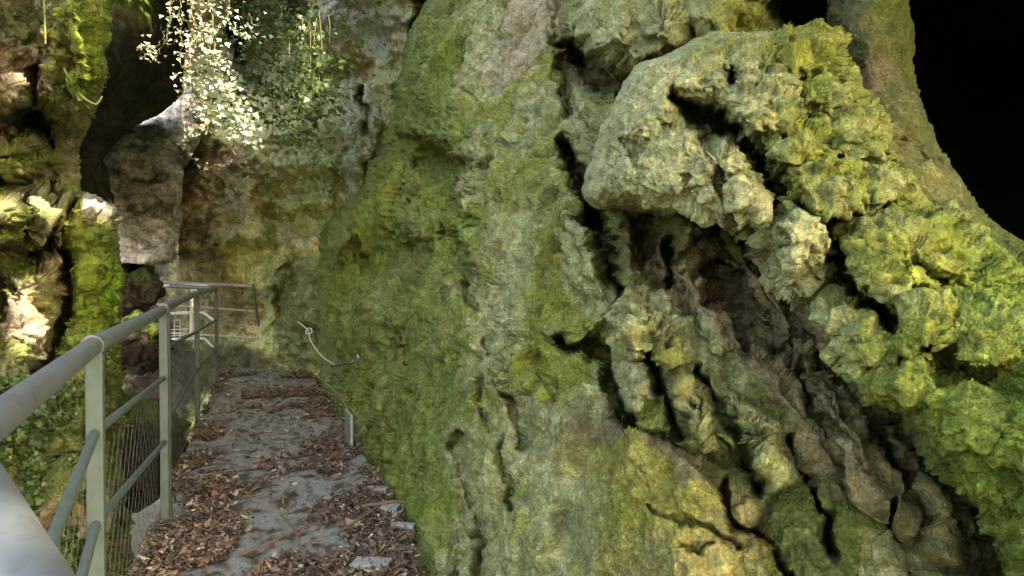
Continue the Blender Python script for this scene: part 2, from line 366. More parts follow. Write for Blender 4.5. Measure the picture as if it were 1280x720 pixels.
    D -= tube(x, y, [(1000, 440, 14), (1030, 500, 16), (1060, 560, 18), (1090, 640, 16)], .22) + tube(x, y, [(1050, 500, 12), (1090, 570, 16), (1130, 650, 14)], .18) + tube(x, y, [(1110, 540, 10), (1150, 620, 14), (1180, 700, 14)], .2)
    # nodular shelf left of the hollow
    for cx, cy, rx, ry, h in ((735, 302, 15, 18, .2), (745, 330, 20, 18, .2), (730, 350, 22, 20, .15), (752, 368, 24, 22, .2), (778, 395, 34, 24, .25), (740, 395, 28, 20, .18), (800, 410, 34, 24, .25), (790, 360, 24, 30, .2),
                              (792, 432, 36, 22, .2), (825, 390, 26, 30, .15), (840, 430, 22, 34, .2)):
        D -= h * dome(x, y, cx, cy, rx, ry, 15)
    D += crack(x, y, [(700, 425, 5), (730, 432, 8), (752, 445, 9), (765, 480, 10), (778, 520, 12), (795, 535, 6)], .38)
    D -= tube(x, y, [(788, 450, 24), (798, 480, 30), (802, 500, 22)], .15)
    D += crack(x, y, [(815, 440, 5), (825, 490, 8), (845, 520, 6), (862, 545, 5)], .25)
    # hanging lobes, slanting down to the right
    D -= tube(x, y, [(805, 500, 20), (830, 525, 20), (850, 540, 14)], .2) + tube(x, y, [(838, 455, 14), (858, 500, 26), (885, 540, 30), (900, 556, 22)], .26)
    D -= tube(x, y, [(880, 475, 14), (905, 505, 26), (940, 545, 36), (970, 590, 26)], .28) + tube(x, y, [(900, 475, 10), (950, 520, 14), (985, 570, 10)], .12)
    D += crack(x, y, [(868, 470, 5), (895, 505, 8), (925, 560, 9), (945, 605, 9)], .22) + crack(x, y, [(985, 560, 7), (1012, 605, 10), (1035, 645, 9), (1040, 690, 6)], .2)
    D -= .12 * dome(x, y, 1005, 690, 62, 90, 20)
    # ochre face: its lip and cracks
    op = poly_sd(x, y, [(560, 760), (640, 560), (765, 528), (855, 572), (900, 612), (912, 660), (960, 672), (985, 730), (985, 800), (560, 800)])
    D -= .16 * sm(-6, 6, op) * sm(680, 800, x)
    D += crack(x, y, [(900, 600, 3), (905, 640, 4), (915, 662, 5), (955, 672, 4), (985, 730, 5)], .15) + crack(x, y, [(805, 635, 2.5), (850, 645, 3), (880, 660, 2.5), (920, 690, 3)], .05) + crack(x, y, [(850, 680, 2.5), (875, 690, 3), (890, 685, 2)], .04)
    D -= .07 * dome(x, y, 930, 642, 22, 18)
    # plunge behind at the far silhouette
    sd = poly_sd(X + .75 * (x - X), Y + .75 * (y - Y), LEFTEDGE); t = np.clip(1 - sd / 26, 0, 1)
    D = D + 1.1 * (1 - np.sqrt(1 - t * t)) + np.where(sd < 0, -sd * .05, 0)
    return D
def zone_grain(X, Y):   # how lumpy (tufa) against smooth
    return 0
AX = np.array([[.94, .30, 0], [-.30, .94, 0], [0, 0, 1]], f32)
def cliff_smooth(X, Y): return np.clip(gau(X, Y, 800, 650, 130, 90) + gau(X, Y, 1010, 680, 60, 80), 0, 1)
def cliff_disp1(P, X, Y):
    w = np.stack([perlin(P * 2.3 + 5), perlin(P * 2.3 + 15), perlin(P * 2.3 + 25)], 1)
    wq = P + .10 * w; st = wq.copy(); st[:, 2] = st[:, 2] * .75 + .25 * st[:, 0]
    s_ = cliff_smooth(X, Y)
    d = .065 * fbm(st * 1.7, 3) + .020 * (ridged(st * 3.4, 4, .5) - .6)
    d += .075 * facet(st * c3(2.2, 2.2, 1.5)) + (.006 + .018 * sm(0, .5, fbm(P * 1.1 + 70, 2))) * facet(wq * c3(6, 6, 4.6) + 7)
    fz = np.abs(perlin(st * c3(1.5, 1.5, .8) + 3) + .25 * perlin(wq * 7)); d -= .12 * np.exp(-(fz / .04) ** 2) * sm(-.1, .25, perlin(P * 1.3 + 50))
    fz = np.abs(perlin(st * c3(2.6, 2.6, 4.5) + 33) + .25 * perlin(wq * 9)); d -= .08 * np.exp(-(fz / .04) ** 2) * sm(.0, .35, perlin(P * 1.6 + 80))
    return d * (1 - .6 * s_)
def cliff_disp2(P, X, Y):
    s_ = cliff_smooth(X, Y); w = .03 * np.stack([perlin(P * 8 + 5), perlin(P * 8 + 15), perlin(P * 8 + 25)], 1); q = P + w
    k = sm(-.2, .5, fbm(P * 1.7 + 40, 2))
    d = .021 * fbm(q * 8, 5, .6) + (.016 * facet(q * c3(11, 11, 8), .8) + .006 * facet(q * 27 + 3, .8)) * (.25 + .75 * k)
    hole = perlin(q * c3(6, 6, 4) + 3); d -= .09 * sm(.46, .72, hole)
    hole = perlin(q * c3(14, 14, 9) + 13); d -= .024 * sm(.40, .75, hole) * k
    d -= .016 * sm(.25, .7, perlin(q * 22 + 17))
    return d * (1 - .45 * s_)
def cliff_c(P, N, X, Y):
    x, y = X.ravel(), Y.ravel(); n = fbm(P * 1.3 + 8, 4); n2 = fbm(P * 4 + 50, 4, .6); n3 = fbm(P * 12 + 90, 3, .6)
    C = mix(np.tile(GREY, (len(P), 1)), TAN, sm(-.3, .5, n + .4 * n2) * .65)
    C = mix(C, PALE * 1.15, sm(.0, .7, n2 + .4 * n3) * .75)
    mo = sm(.0, .35, fbm(P * 1.9 + 21, 4, .6) + .35 * n3 + .35 * N[:, 2])
    C = mix(C, mix(np.tile(OLIVE * c3(1.0, 1.1, .6), (len(P), 1)), YMOSS * 1.05, sm(-.2, .4, n - .3 * n2)), mo * .9)
    # left facet: dark green, bright moss along its far edge
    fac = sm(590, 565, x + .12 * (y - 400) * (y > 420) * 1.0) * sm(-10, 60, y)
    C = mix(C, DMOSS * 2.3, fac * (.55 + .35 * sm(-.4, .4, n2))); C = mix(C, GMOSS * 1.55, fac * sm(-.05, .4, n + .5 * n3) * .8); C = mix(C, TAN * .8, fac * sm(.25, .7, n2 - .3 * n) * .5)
    C = mix(C, YMOSS * .9, (1 - sm(10, 70, np.abs(x - (400 + (470 - y) * .30)))) * sm(150, 260, y) * sm(-.2, .3, n2) * .85 * sm(480, 380, y))
    C = paint(C, X, Y, [(600, 140, 26, 14, 0, YMOSS, .8), (615, 120, 16, 30, 0, YMOSS, .4), (567, 80, 12, 26, 0, DMOSS, .6), (650, 50, 40, 70, 30, PINK, .8), (600, 60, 26, 80, 15, PALE, .5), (540, 90, 30, 80, 15, GMOSS, .5), (560, 20, 40, 40, 0, GMOSS, .4),
        (690, 240, 34, 90, 0, YMOSS * .85, .5), (640, 310, 40, 60, 0, PALE, .5), (590, 215, 14, 50, 5, PALE, .7), (700, 330, 34, 60, 0, YMOSS * .8, .6), (735, 330, 34, 60, 0, PALE * .9, .6), (690, 470, 40, 40, 0, YMOSS, .75), (640, 470, 26, 40, 0, YMOSS * .9, .4),
        (555, 595, 14, 48, 12, LIME, .9), (620, 420, 30, 70, 0, PALE * .9, .6), (600, 620, 46, 100, 0, GREY * 1.1, .6), (525, 560, 50, 150, 20, DMOSS * 1.9, .5), (720, 640, 60, 50, 0, GREY, .5), (740, 570, 60, 34, 0, OCHRE * .9, .65), (820, 610, 70, 40, 20, OCHRE, .6),
        (860, 700, 120, 46, 10, OCHRE * 1.05, .6), (780, 700, 80, 40, 0, OLIVE, .5), (935, 642, 34, 24, 10, TAN * 1.15, .95), (760, 530, 60, 16, 12, BROWN, .85), (850, 580, 60, 14, 35, BROWN, .7), (960, 690, 14, 40, -20, RUST, .9), (908, 640, 7, 40, -8, RUST, .8),
        (790, 400, 60, 34, 10, PALE, .55), (798, 480, 30, 36, 0, PALE * .95, .75), (880, 520, 70, 50, 40, OLIVE * .62, .7), (930, 560, 40, 60, -30, DMOSS * 1.3, .6), (1010, 680, 62, 90, 0, DMOSS * 1.3, .85),
        (950, 400, 110, 60, 45, BROWN * 1.6, .9), (1060, 540, 150, 60, 50, (BROWN * .9 + OLIVE * .3), .9), (1150, 680, 90, 60, 50, (BROWN * .5 + OLIVE * .45), .9), (870, 340, 70, 60, 30, BROWN * 1.3, .75), (812, 305, 40, 40, 0, BROWN * .9, .8), (850, 300, 20, 60, 10, OLIVE * .9, .8),
        (745, 90, 46, 30, 30, BROWN, .8), (725, 230, 14, 50, -10, BROWN, .8), (705, 60, 8, 90, 0, BROWN, .8), (840, 30, 130, 70, 0, PALE * .9, .45), (940, 15, 50, 40, 0, YMOSS, .7), (765, 160, 30, 50, 0, OLIVE, .6)])
    C = mix(C, DBROWN * .35, sm(965, 990, x) * sm(40, 10, y) * sm(1060, 1030, x))  # black opening: its shade is put into the cliff colour
    C = mix(C, DBROWN * .3, sm(1090, 1140, x) * sm(330, 200, y))  # cave side of the cliff also darkened in colour to stand for shade
    return C * (1 + .22 * n3)[:, None].clip(.5, 1.5)
HOLE = [(962, -60), (974, 0), (986, 30), (1010, 60), (1060, 140), (1120, 240), (1200, 330), (1330, 430), (1660, 520), (1660, -140), (1300, -240), (1100, -200)]
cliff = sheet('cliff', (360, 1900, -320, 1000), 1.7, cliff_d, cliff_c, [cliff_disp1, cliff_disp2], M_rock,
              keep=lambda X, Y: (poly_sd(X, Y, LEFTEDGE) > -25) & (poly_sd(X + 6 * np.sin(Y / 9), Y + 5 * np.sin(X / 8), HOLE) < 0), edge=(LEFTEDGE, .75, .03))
tag(cliff, 'long mossy tufa cliff leaning back along the right edge of the walkway', 'cliff', kind='structure')

# ================================================================== OVERHANGING BOULDER
BOULD = [(726, 240), (737, 205), (752, 165), (768, 128), (793, 82), (830, 68), (862, 52), (900, 38), (960, 38), (1012, 28), (1052, 44), (1068, 84), (1074, 116), (1102, 138), (1122, 200), (1160, 250), (1205, 262), (1250, 312),
         (1300, 350), (1460, 430), (1460, 900), (1290, 860), (1258, 730), (1222, 640), (1160, 575), (1128, 520), (1052, 478), (1010, 420), (985, 372), (955, 345), (945, 300), (905, 282), (868, 262), (835, 268), (800, 268), (765, 262), (738, 256)]
bould_t = TPS([(735, 240, 2.75), (800, 100, 2.75), (860, 60, 2.8), (1000, 40, 2.75), (1060, 80, 2.75), (1110, 160, 2.65), (1200, 270, 2.45), (1280, 350, 2.25), (800, 240, 2.5), (860, 200, 2.35), (930, 150, 2.38), (1000, 200, 2.3), (950, 270, 2.28), (1040, 300, 2.2),
    (1000, 370, 2.3), (1100, 300, 2.2), (1100, 420, 2.0), (1060, 470, 2.12), (1200, 420, 1.9), (1200, 600, 2.0), (1280, 520, 1.78), (1280, 700, 1.85), (1460, 600, 1.5), (1460, 850, 1.55), (1400, 430, 1.75)])
def bould_d(X, Y, x, y):
    D = 1 / np.clip(bould_t(X, Y), .2, 1.2)
    lumps = ((780, 150, 44, 66, 20, .10), (770, 220, 44, 46, 0, .12), (830, 110, 50, 44, -20, .10), (820, 220, 50, 50, 0, .08), (880, 85, 60, 34, -15, .10), (950, 75, 60, 40, -10, .08), (1015, 65, 54, 42, 0, .14), (1040, 110, 36, 40, 0, .1), (960, 130, 56, 36, 10, .09),
             (900, 210, 46, 40, 20, .10), (880, 250, 40, 34, 0, .12), (1010, 180, 50, 34, 15, .10), (1075, 170, 40, 34, 25, .10), (1040, 230, 54, 34, 15, .12), (935, 240, 34, 30, 0, .08), (1000, 300, 46, 46, 0, .16), (985, 340, 36, 34, 0, .1),
             (1110, 240, 50, 40, 30, .08), (1150, 310, 70, 50, 25, .14), (1220, 320, 60, 44, 25, .1), (1090, 350, 50, 40, 20, .10), (1060, 420, 60, 50, 30, .16), (1150, 420, 70, 50, 20, .12), (1240, 420, 70, 60, 20, .12), (1130, 480, 60, 36, 20, .1),
             (1210, 510, 60, 44, 20, .12), (1280, 560, 70, 60, 20, .12), (1230, 590, 44, 40, 20, .1), (1350, 480, 80, 70, 0, .14), (1340, 680, 80, 80, 0, .14))
    hb = np.zeros(x.shape)
    for cx, cy, rx, ry, a, h in lumps: hb = np.maximum(hb, (h + .05) * dome(x, y, cx, cy, rx, ry, a))
    D -= hb * 1.1
    # slit-like hollow, holes and clefts
    D += crack(x, y, [(838, 118, 5), (860, 136, 12), (890, 152, 15), (912, 162, 8)], .42) + .28 * gau(x, y, 915, 104, 12, 15, -30)
    D += crack(x, y, [(930, 178, 8), (950, 190, 10), (955, 215, 12), (968, 240, 13), (965, 262, 12)], .32) + .2 * gau(x, y, 1012, 146, 12, 9) + .16 * gau(x, y, 985, 172, 12, 7) + .15 * gau(x, y, 1045, 195, 14, 6, 10)
    D += crack(x, y, [(1028, 270, 8), (1040, 310, 10), (1050, 345, 8), (1075, 372, 9), (1110, 395, 11)], .32) + crack(x, y, [(1000, 255, 5), (1030, 268, 6), (1080, 262, 6), (1110, 255, 4)], .14)
    D += crack(x, y, [(1108, 202, 5), (1122, 216, 8), (1135, 226, 4)], .16) + crack(x, y, [(1135, 322, 5), (1160, 342, 9), (1190, 352, 5)], .16) + crack(x, y, [(1090, 362, 6), (1110, 398, 8), (1118, 412, 5)], .2)
    D += crack(x, y, [(1120, 455, 6), (1160, 440, 7), (1200, 465, 8), (1250, 480, 6)], .14) + crack(x, y, [(1180, 545, 6), (1215, 555, 9), (1240, 560, 5)], .14) + crack(x, y, [(880, 170, 4), (905, 240, 6), (935, 275, 6)], .12)
    D += crack(x, y, [(775, 180, 4), (790, 190, 9), (798, 200, 4)], .07)
    sd = poly_sd(X + .55 * (x - X), Y + .55 * (y - Y), BOULD); t = np.clip(1 - sd / 46, 0, 1)
    return D + .42 * (1 - np.sqrt(np.maximum(1 - t * t, 0))) + np.where(sd < 0, -sd * .035, 0)
def bould_pop(X, Y): return sm(800, 930, X + .25 * (Y - 200))
def bould_disp1(P, X, Y):
    wq = P + .05 * np.stack([perlin(P * 4 + 5), perlin(P * 4 + 15), perlin(P * 4 + 25)], 1)
    pop = bould_pop(X, Y)
    d = .030 * fbm(P * 3.2 + 7, 3) + (.055 * facet(wq * c3(4.5, 4.5, 7)) + .055 * np.clip(.8 - worley(wq * c3(8, 8, 13))[0], 0, 1)) * (.2 + .8 * pop)
    hole = perlin(wq * c3(7, 7, 10) + 31); d -= .070 * sm(.26, .6, hole) * (.2 + .8 * pop)
    fz = np.abs(perlin(wq * c3(3, 3, 6) + 3) + .25 * perlin(wq * 12)); d -= .04 * np.exp(-(fz / .05) ** 2) * sm(-.1, .3, perlin(P * 2.3 + 50)) * (.2 + .8 * pop)
    return d
def bould_disp2(P, X, Y):
    pop = bould_pop(X, Y); q = P + .03 * np.stack([perlin(P * 9 + 5), perlin(P * 9 + 15), perlin(P * 9 + 25)], 1)
    a = facet(q * c3(15, 15, 24), .5) + .5; f1, f2, _ = worley(q * c3(17, 17, 30) + 4)
    sc = np.clip(.75 - f1, 0, 1)                                  # leafy tufa scales whose lower rims droop
    d = (.016 * a + .036 * sc) * (.15 + .85 * pop); hole = perlin(q * c3(17, 17, 24) + 61); d -= .030 * sm(.32, .68, hole) * (.3 + .7 * pop)
    return d, .026 * sc * (.2 + .8 * pop)
def bould_disp3(P, X, Y):
    q = P + .012 * np.stack([perlin(P * 22 + 5), perlin(P * 22 + 15), perlin(P * 22 + 25)], 1)
    return .012 * fbm(q * 20, 4, .6) + .007 * facet(q * c3(36, 36, 50)) - .012 * sm(.3, .7, perlin(q * c3(26, 26, 36) + 7))
def bould_c(P, N, X, Y):
    x, y = X.ravel(), Y.ravel(); n = fbm(P * 2.2 + 8, 4); n2 = fbm(P * 6 + 50, 4, .6); n3 = fbm(P * 18 + 90, 3, .6)
    C = mix(np.tile(PALE * c3(.95, .97, .95), (len(P), 1)), GREY * 1.15, sm(-.2, .6, n2) * .6)
    mo = sm(880, 1010, x - .2 * (y - 150) + 60 * n) * .9
    C = mix(C, YMOSS * c3(.88, .98, 1.0), mo * (.5 + .5 * sm(-.4, .2, n2 + .3 * N[:, 2])))
    C = mix(C, GMOSS * c3(1.25, 1.4, 1.1), sm(1100, 1300, x + .5 * (y - 300) + 60 * n) * .75)
    C = paint(C, X, Y, [(990, 310, 44, 56, 0, PALE, .75), (890, 240, 46, 44, 0, PALE, .6), (1000, 60, 50, 30, 0, YMOSS * 1.1, .7), (900, 62, 50, 22, -15, YMOSS, .6), (930, 105, 60, 26, 10, GREY * 1.1, .7), (945, 200, 26, 40, 0, DMOSS * 1.4, .6), (1020, 260, 40, 16, 10, GMOSS * .9, .5),
        (1010, 385, 34, 30, 30, PALE * .95, .7), (1150, 330, 60, 40, 20, YMOSS * 1.2, .6), (1190, 440, 90, 40, 20, YMOSS * 1.1, .5)])
    C = mix(C, BROWN, (1 - sm(0, 16, poly_sd(x, y, BOULD))) * sm(255, 275, y) * sm(1250, 1150, x) * .8)
    return C * (1 + .25 * n3)[:, None].clip(.5, 1.5)
boulder = sheet('boulder', (690, 1480, 0, 920), 1.25, bould_d, bould_c, [bould_disp1, bould_disp2, bould_disp3], M_tufa, keep=lambda X, Y: poly_sd(X, Y, BOULD) > -34, edge=(BOULD, .55, .01))
base_origin(boulder)
tag(boulder, 'huge lumpy pale and yellow-green boulder bulging out over a dark brown hollow', 'boulder')

# ================================================================== ROCK COLUMN behind the boulder
COLM = [(x - 8 * (y > -200) * (x > 1100), y) for x, y in [(1036, -120), (1142, -120), (1142, 0), (1150, 90), (1165, 150), (1190, 200), (1217, 242), (1250, 282), (1300, 312), (1480, 400), (1480, 560), (1200, 470), (1080, 260), (1046, 140), (1034, 60)]]
col_t = TPS([(1040, -100, 3.6), (1090, -100, 3.4), (1140, -100, 3.7), (1036, 60, 3.5), (1090, 60, 3.25), (1150, 90, 3.5), (1110, 200, 3.0), (1190, 200, 3.2), (1200, 300, 2.75), (1280, 300, 2.8), (1350, 430, 2.4), (1480, 420, 2.3), (1200, 470, 2.7)])
def col_d(X, Y, x, y):
    D = 1 / col_t(X, Y); sd = poly_sd(X + .4 * (x - X), Y + .4 * (y - Y), COLM); t = np.clip(1 - sd / 50, 0, 1)
    D += crack(x, y, [(1120, 170, 4), (1140, 190, 7), (1150, 200, 4)], .06) + crack(x, y, [(1050, 30, 5), (1070, 60, 6), (1062, 100, 5)], .05)
    return D + .6 * (1 - np.sqrt(np.maximum(1 - t * t, 0))) + np.where(sd < 0, -sd * .03, 0)
def col_c(P, N, X, Y):
    x, y = X.ravel(), Y.ravel(); n = fbm(P * 2.5 + 8, 4); n3 = fbm(P * 10 + 3, 3)
    C = mix(np.tile(OLIVE * .62, (len(P), 1)), BROWN * .75, sm(-.1, .5, n + .3 * n3)); C = mix(C, GMOSS * .85, sm(1085, 1130, x - .45 * (y - 60) + 20 * n) * .85)
    C = mix(C, OLIVE * .95, sm(150, 240, y) * sm(1230, 1150, x) * .7)
    return C * (1 + .2 * n3)[:, None]
rc = sheet('rock_column', (1000, 1500, -140, 600), 2.4, col_d, col_c, [lambda P, X, Y: .05 * fbm(P * 2.4 + 3, 4) + .03 * facet(P * c3(3, 3, 1.6)) + .02 * ridged(P * c3(6, 6, 3), 3), lambda P, X, Y: .016 * fbm(P * 14, 5, .65) - .03 * sm(.4, .75, perlin(P * 9))], M_rock, keep=lambda X, Y: poly_sd(X, Y, COLM) > -30, edge=(COLM, .4, .01))
base_origin(rc); tag(rc, 'smooth brown-green rock column in front of the black cave mouth', 'rock column')

# ------------------------------------------------------------------ deep cave behind the column
def cave():
    n, m = 48, 36; V = []; a0 = W(1300, 60, 5.0)
    ax = (a0 - CAM); ax[2] *= .35; ax /= np.linalg.norm(ax); s = np.cross(ax, [0, 0, 1.0]); s /= np.linalg.norm(s); u = np.cross(s, ax)
    prof = [(-.1, 2.5), (.5, 2.6), (1.0, 2.7), (1.5, 2.8), (3, 2.8), (4.5, 2.6), (5.5, 2.0), (6.2, 1.1), (6.5, .02)]
    for i in range(m):
        t = i / (m - 1) * (len(prof) - 1); k = min(int(t), len(prof) - 2); fr = t - k
        l = prof[k][0] + (prof[k + 1][0] - prof[k][0]) * fr; r = prof[k][1] + (prof[k + 1][1] - prof[k][1]) * fr
        for j in range(n):
            a = 2 * math.pi * j / n; V.append(a0 + ax * l + r * (math.cos(a) * s * 1.1 + math.sin(a) * u * .75))
    V = np.array(V); V += (V - a0) / 3 * (.2 * fbm(V.astype(f32) * .8, 4))[:, None]
    idx = np.arange(n * m).reshape(m, n); Q = np.stack([idx[:-1], np.roll(idx, -1, 1)[:-1], np.roll(idx, -1, 1)[1:], idx[1:]], -1).reshape(-1, 4)
    C = np.tile(c3(.013, .013, .013), (len(V), 1))  # near-black albedo, so the cave's darkness is partly in the colour
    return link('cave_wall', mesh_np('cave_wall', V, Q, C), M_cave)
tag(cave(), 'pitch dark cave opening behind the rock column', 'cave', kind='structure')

# ================================================================== BACK WALL OF THE GORGE
back_t = TPS([(190, 470, 12.2), (260, 470, 12), (330, 470, 11.2), (400, 470, 10.8), (330, 380, 11.2), (400, 330, 10.9), (250, 400, 12.4), (250, 300, 12.6), (330, 295, 11.8), (400, 290, 11.7), (330, 200, 12.6), (400, 200, 12.0), (450, 180, 11.0), (460, 60, 11.6), (430, 80, 12.2), (350, 60, 13.2), (250, 60, 14.4),
    (420, 0, 10.8), (500, 40, 10.3), (520, 200, 10.6), (500, 330, 11), (350, -200, 10), (520, -200, 9), (200, 200, 14.8), (200, -100, 15)])
def back_d(X, Y, x, y):
    D = 1 / back_t(X, Y)
    # ledge and lower block
    blk = poly_sd(x, y, [(318, 470), (322, 400), (340, 330), (352, 300), (380, 292), (410, 290), (520, 280), (520, 600), (318, 600)])
    D -= .8 * sm(-6, 7, blk)
    D -= .5 * tube(x, y, [(330, 290, 16), (350, 310, 22), (330, 350, 20), (318, 400, 14)], .8)
    # triangular outcrop
    tri = poly_sd(x, y, [(262, 300), (280, 262), (300, 232), (318, 246), (334, 275), (325, 296), (300, 304)])
    D -= 1.5 * np.clip(np.minimum(np.minimum((x - 258 + .25 * (y - 270)) / 46, (340 - x + .12 * (y - 260)) / 16), np.minimum((y - 226 + .5 * (300 - x)) / 34, (308 - y) / 12)), 0, 1)
    D += .5 * gau(x, y, 338, 262, 14, 34, -20)
    D -= .4 * dome(x, y, 290, 340, 60, 50) + .3 * dome(x, y, 245, 262, 40, 46)
    # pale bulge top right, hollow beneath it, ribs
    D -= 1.0 * sm(-6, 20, poly_sd(x, y, [(400, -300), (408, 22), (432, 30), (455, 45), (472, 66), (482, 110), (520, 130), (560, -300)]))
    D += .7 * gau(x, y, 452, 90, 26, 26, 30)
    D -= tube(x, y, [(447, 118, 7), (449, 150, 8), (452, 190, 8)], .6) + tube(x, y, [(462, 115, 7), (464, 160, 9), (450, 200, 10), (438, 250, 9)], .6) + tube(x, y, [(434, 125, 5), (434, 190, 6), (432, 250, 6)], .5)
    D += crack(x, y, [(455, 120, 3), (457, 160, 4)], .5) + .5 * gau(x, y, 428, 220, 10, 40)
    # shadowed pocket behind the ivy
    D += 2.2 * sm(1.4, .5, blob(x, y, 320, 40, 30, 70)) + 1.6 * sm(1.4, .5, blob(x, y, 250, 60, 60, 60)) + 1.0 * sm(1.3, .5, blob(x, y, 372, 8, 16, 20))
    D += crack(x, y, [(200, 300, 10), (185, 320, 18), (175, 340, 12)], 1.2)
    D += .25 * np.sin(y / 7 + x / 60) * .4 * sm(330, 300, y)
    return D
def back_disp(P, X, Y):
    wq = P + .25 * np.stack([perlin(P * 1.1 + 5), perlin(P * 1.1 + 15), perlin(P * 1.1 + 25)], 1)
    return .07 * fbm(wq * 1.0, 4) + .035 * (ridged(wq * c3(1.6, 1.6, 3.2), 4) - .6) + .08 * facet(wq * c3(1.1, 1.1, 1.7)) + .03 * facet(wq * c3(3, 3, 4.5))
def back_c(P, N, X, Y):
    n = fbm(P * .7 + 8, 4); n2 = fbm(P * 2 + 50, 4, .6); n3 = fbm(P * 6 + 90, 3, .6)
    C = mix(np.tile(GREY * 1.35, (len(P), 1)), BROWN * 2.1, sm(-.2, .5, n)); C = mix(C, OLIVE * 1.5, sm(-.1, .5, n2) * .7)
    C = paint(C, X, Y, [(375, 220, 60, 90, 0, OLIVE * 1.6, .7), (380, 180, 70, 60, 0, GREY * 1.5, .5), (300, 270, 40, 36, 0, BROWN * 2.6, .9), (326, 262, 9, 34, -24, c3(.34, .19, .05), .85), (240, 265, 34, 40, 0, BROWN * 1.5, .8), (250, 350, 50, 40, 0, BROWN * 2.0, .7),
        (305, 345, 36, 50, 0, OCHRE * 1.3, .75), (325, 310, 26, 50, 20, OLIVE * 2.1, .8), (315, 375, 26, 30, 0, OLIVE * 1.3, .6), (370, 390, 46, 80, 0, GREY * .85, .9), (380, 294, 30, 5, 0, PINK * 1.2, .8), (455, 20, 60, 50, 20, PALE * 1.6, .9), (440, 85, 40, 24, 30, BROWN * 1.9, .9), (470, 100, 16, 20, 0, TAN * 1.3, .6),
        (448, 180, 26, 80, 0, (CGREY * .45 + GREY * .8), .85), (270, 210, 60, 30, 0, BROWN * .9, .7), (230, 200, 20, 14, 0, GMOSS, .8), (180, 340, 30, 40, 0, DBROWN * .8, .9), (300, 60, 90, 70, 0, DBROWN * .6, .7), (165, 420, 48, 150, 0, DBROWN * .5, .97), (205, 480, 40, 90, 0, DBROWN * .5, .95), (265, 455, 80, 32, 0, DBROWN * .5, .9), (262, 380, 62, 44, 0, (BROWN * .42 + OLIVE * .12), .85), (255, 330, 46, 24, 0, (BROWN * .5 + OLIVE * .2), .7), (372, 400, 40, 70, 0, GREY * .42, .8), (120, 300, 60, 120, 0, DBROWN * .5, .9), (400, 90, 26, 60, 0, OLIVE * 1.3, .6), (470, 250, 30, 60, 0, GREY * 1.1, .6)])  # DBROWN spots put chasm and pocket shade into the wall colour
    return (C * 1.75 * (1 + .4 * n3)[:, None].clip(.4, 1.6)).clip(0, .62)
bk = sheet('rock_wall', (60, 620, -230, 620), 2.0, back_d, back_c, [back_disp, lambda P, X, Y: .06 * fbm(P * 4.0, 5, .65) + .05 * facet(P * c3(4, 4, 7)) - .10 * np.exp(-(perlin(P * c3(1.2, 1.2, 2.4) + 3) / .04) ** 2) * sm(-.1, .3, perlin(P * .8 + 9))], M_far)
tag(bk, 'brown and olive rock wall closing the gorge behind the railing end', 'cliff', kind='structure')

# pale slanting rock slab
PAL = [(112, 200), (140, 170), (178, 146), (205, 130), (240, 108), (262, 150), (234, 205), (228, 250), (222, 326), (180, 342), (138, 332), (126, 262), (116, 228)]
pal_t = TPS([(130, 200, 10.9), (180, 150, 12.2), (225, 130, 12.8), (215, 250, 11.0), (150, 300, 10.0), (200, 300, 10.2), (180, 200, 11.4)])
def pal_d(X, Y, x, y):
    D = 1 / pal_t(X, Y); sd = poly_sd(X + .5 * (x - X), Y + .5 * (y - Y), PAL); t = np.clip(1 - sd / 22, 0, 1)
    D -= .3 * sm(-3, 4, y - (205 + .25 * (x - 180))) * sm(250, 200, y) * .6
    D += crack(x, y, [(140, 215, 3), (165, 225, 4), (200, 222, 3)], .2) + crack(x, y, [(150, 262, 3), (190, 268, 4), (212, 262, 3)], .2)
    return D + .8 * (1 - np.sqrt(np.maximum(1 - t * t, 0))) + np.where(sd < 0, -sd * .06, 0)
def pal_c(P, N, X, Y):
    n2 = fbm(P * 2.2 + 50, 4, .6); n3 = fbm(P * 7 + 90, 3, .6)
    C = mix(np.tile(CGREY * c3(1.7, 1.66, 1.68), (len(P), 1)), CGREY * .6, sm(-.1, .5, n2)); C = paint(C, X, Y, [(175, 270, 60, 40, 0, CGREY * c3(1.5, 1.4, 1.32), .6)])
    return C * (1 + .3 * n3)[:, None].clip(.4, 1.6)
pr = sheet('rock_slab', (100, 275, 95, 330), 1.2, pal_d, pal_c, [lambda P, X, Y: .08 * fbm(P * c3(1.2, 1.2, 2), 3) + .045 * (ridged(P * c3(2.2, 2.2, 7) + 5, 5) - .6) + .05 * facet(P * c3(1.5, 1.5, 4)), lambda P, X, Y: .022 * fbm(P * 6, 4, .6)], M_far, keep=lambda X, Y: poly_sd(X, Y, PAL) > -20, edge=(PAL, .5, .03))
base_origin(pr); tag(pr, 'pale grey fissured rock slab slanting beneath the dark overhang', 'rock')

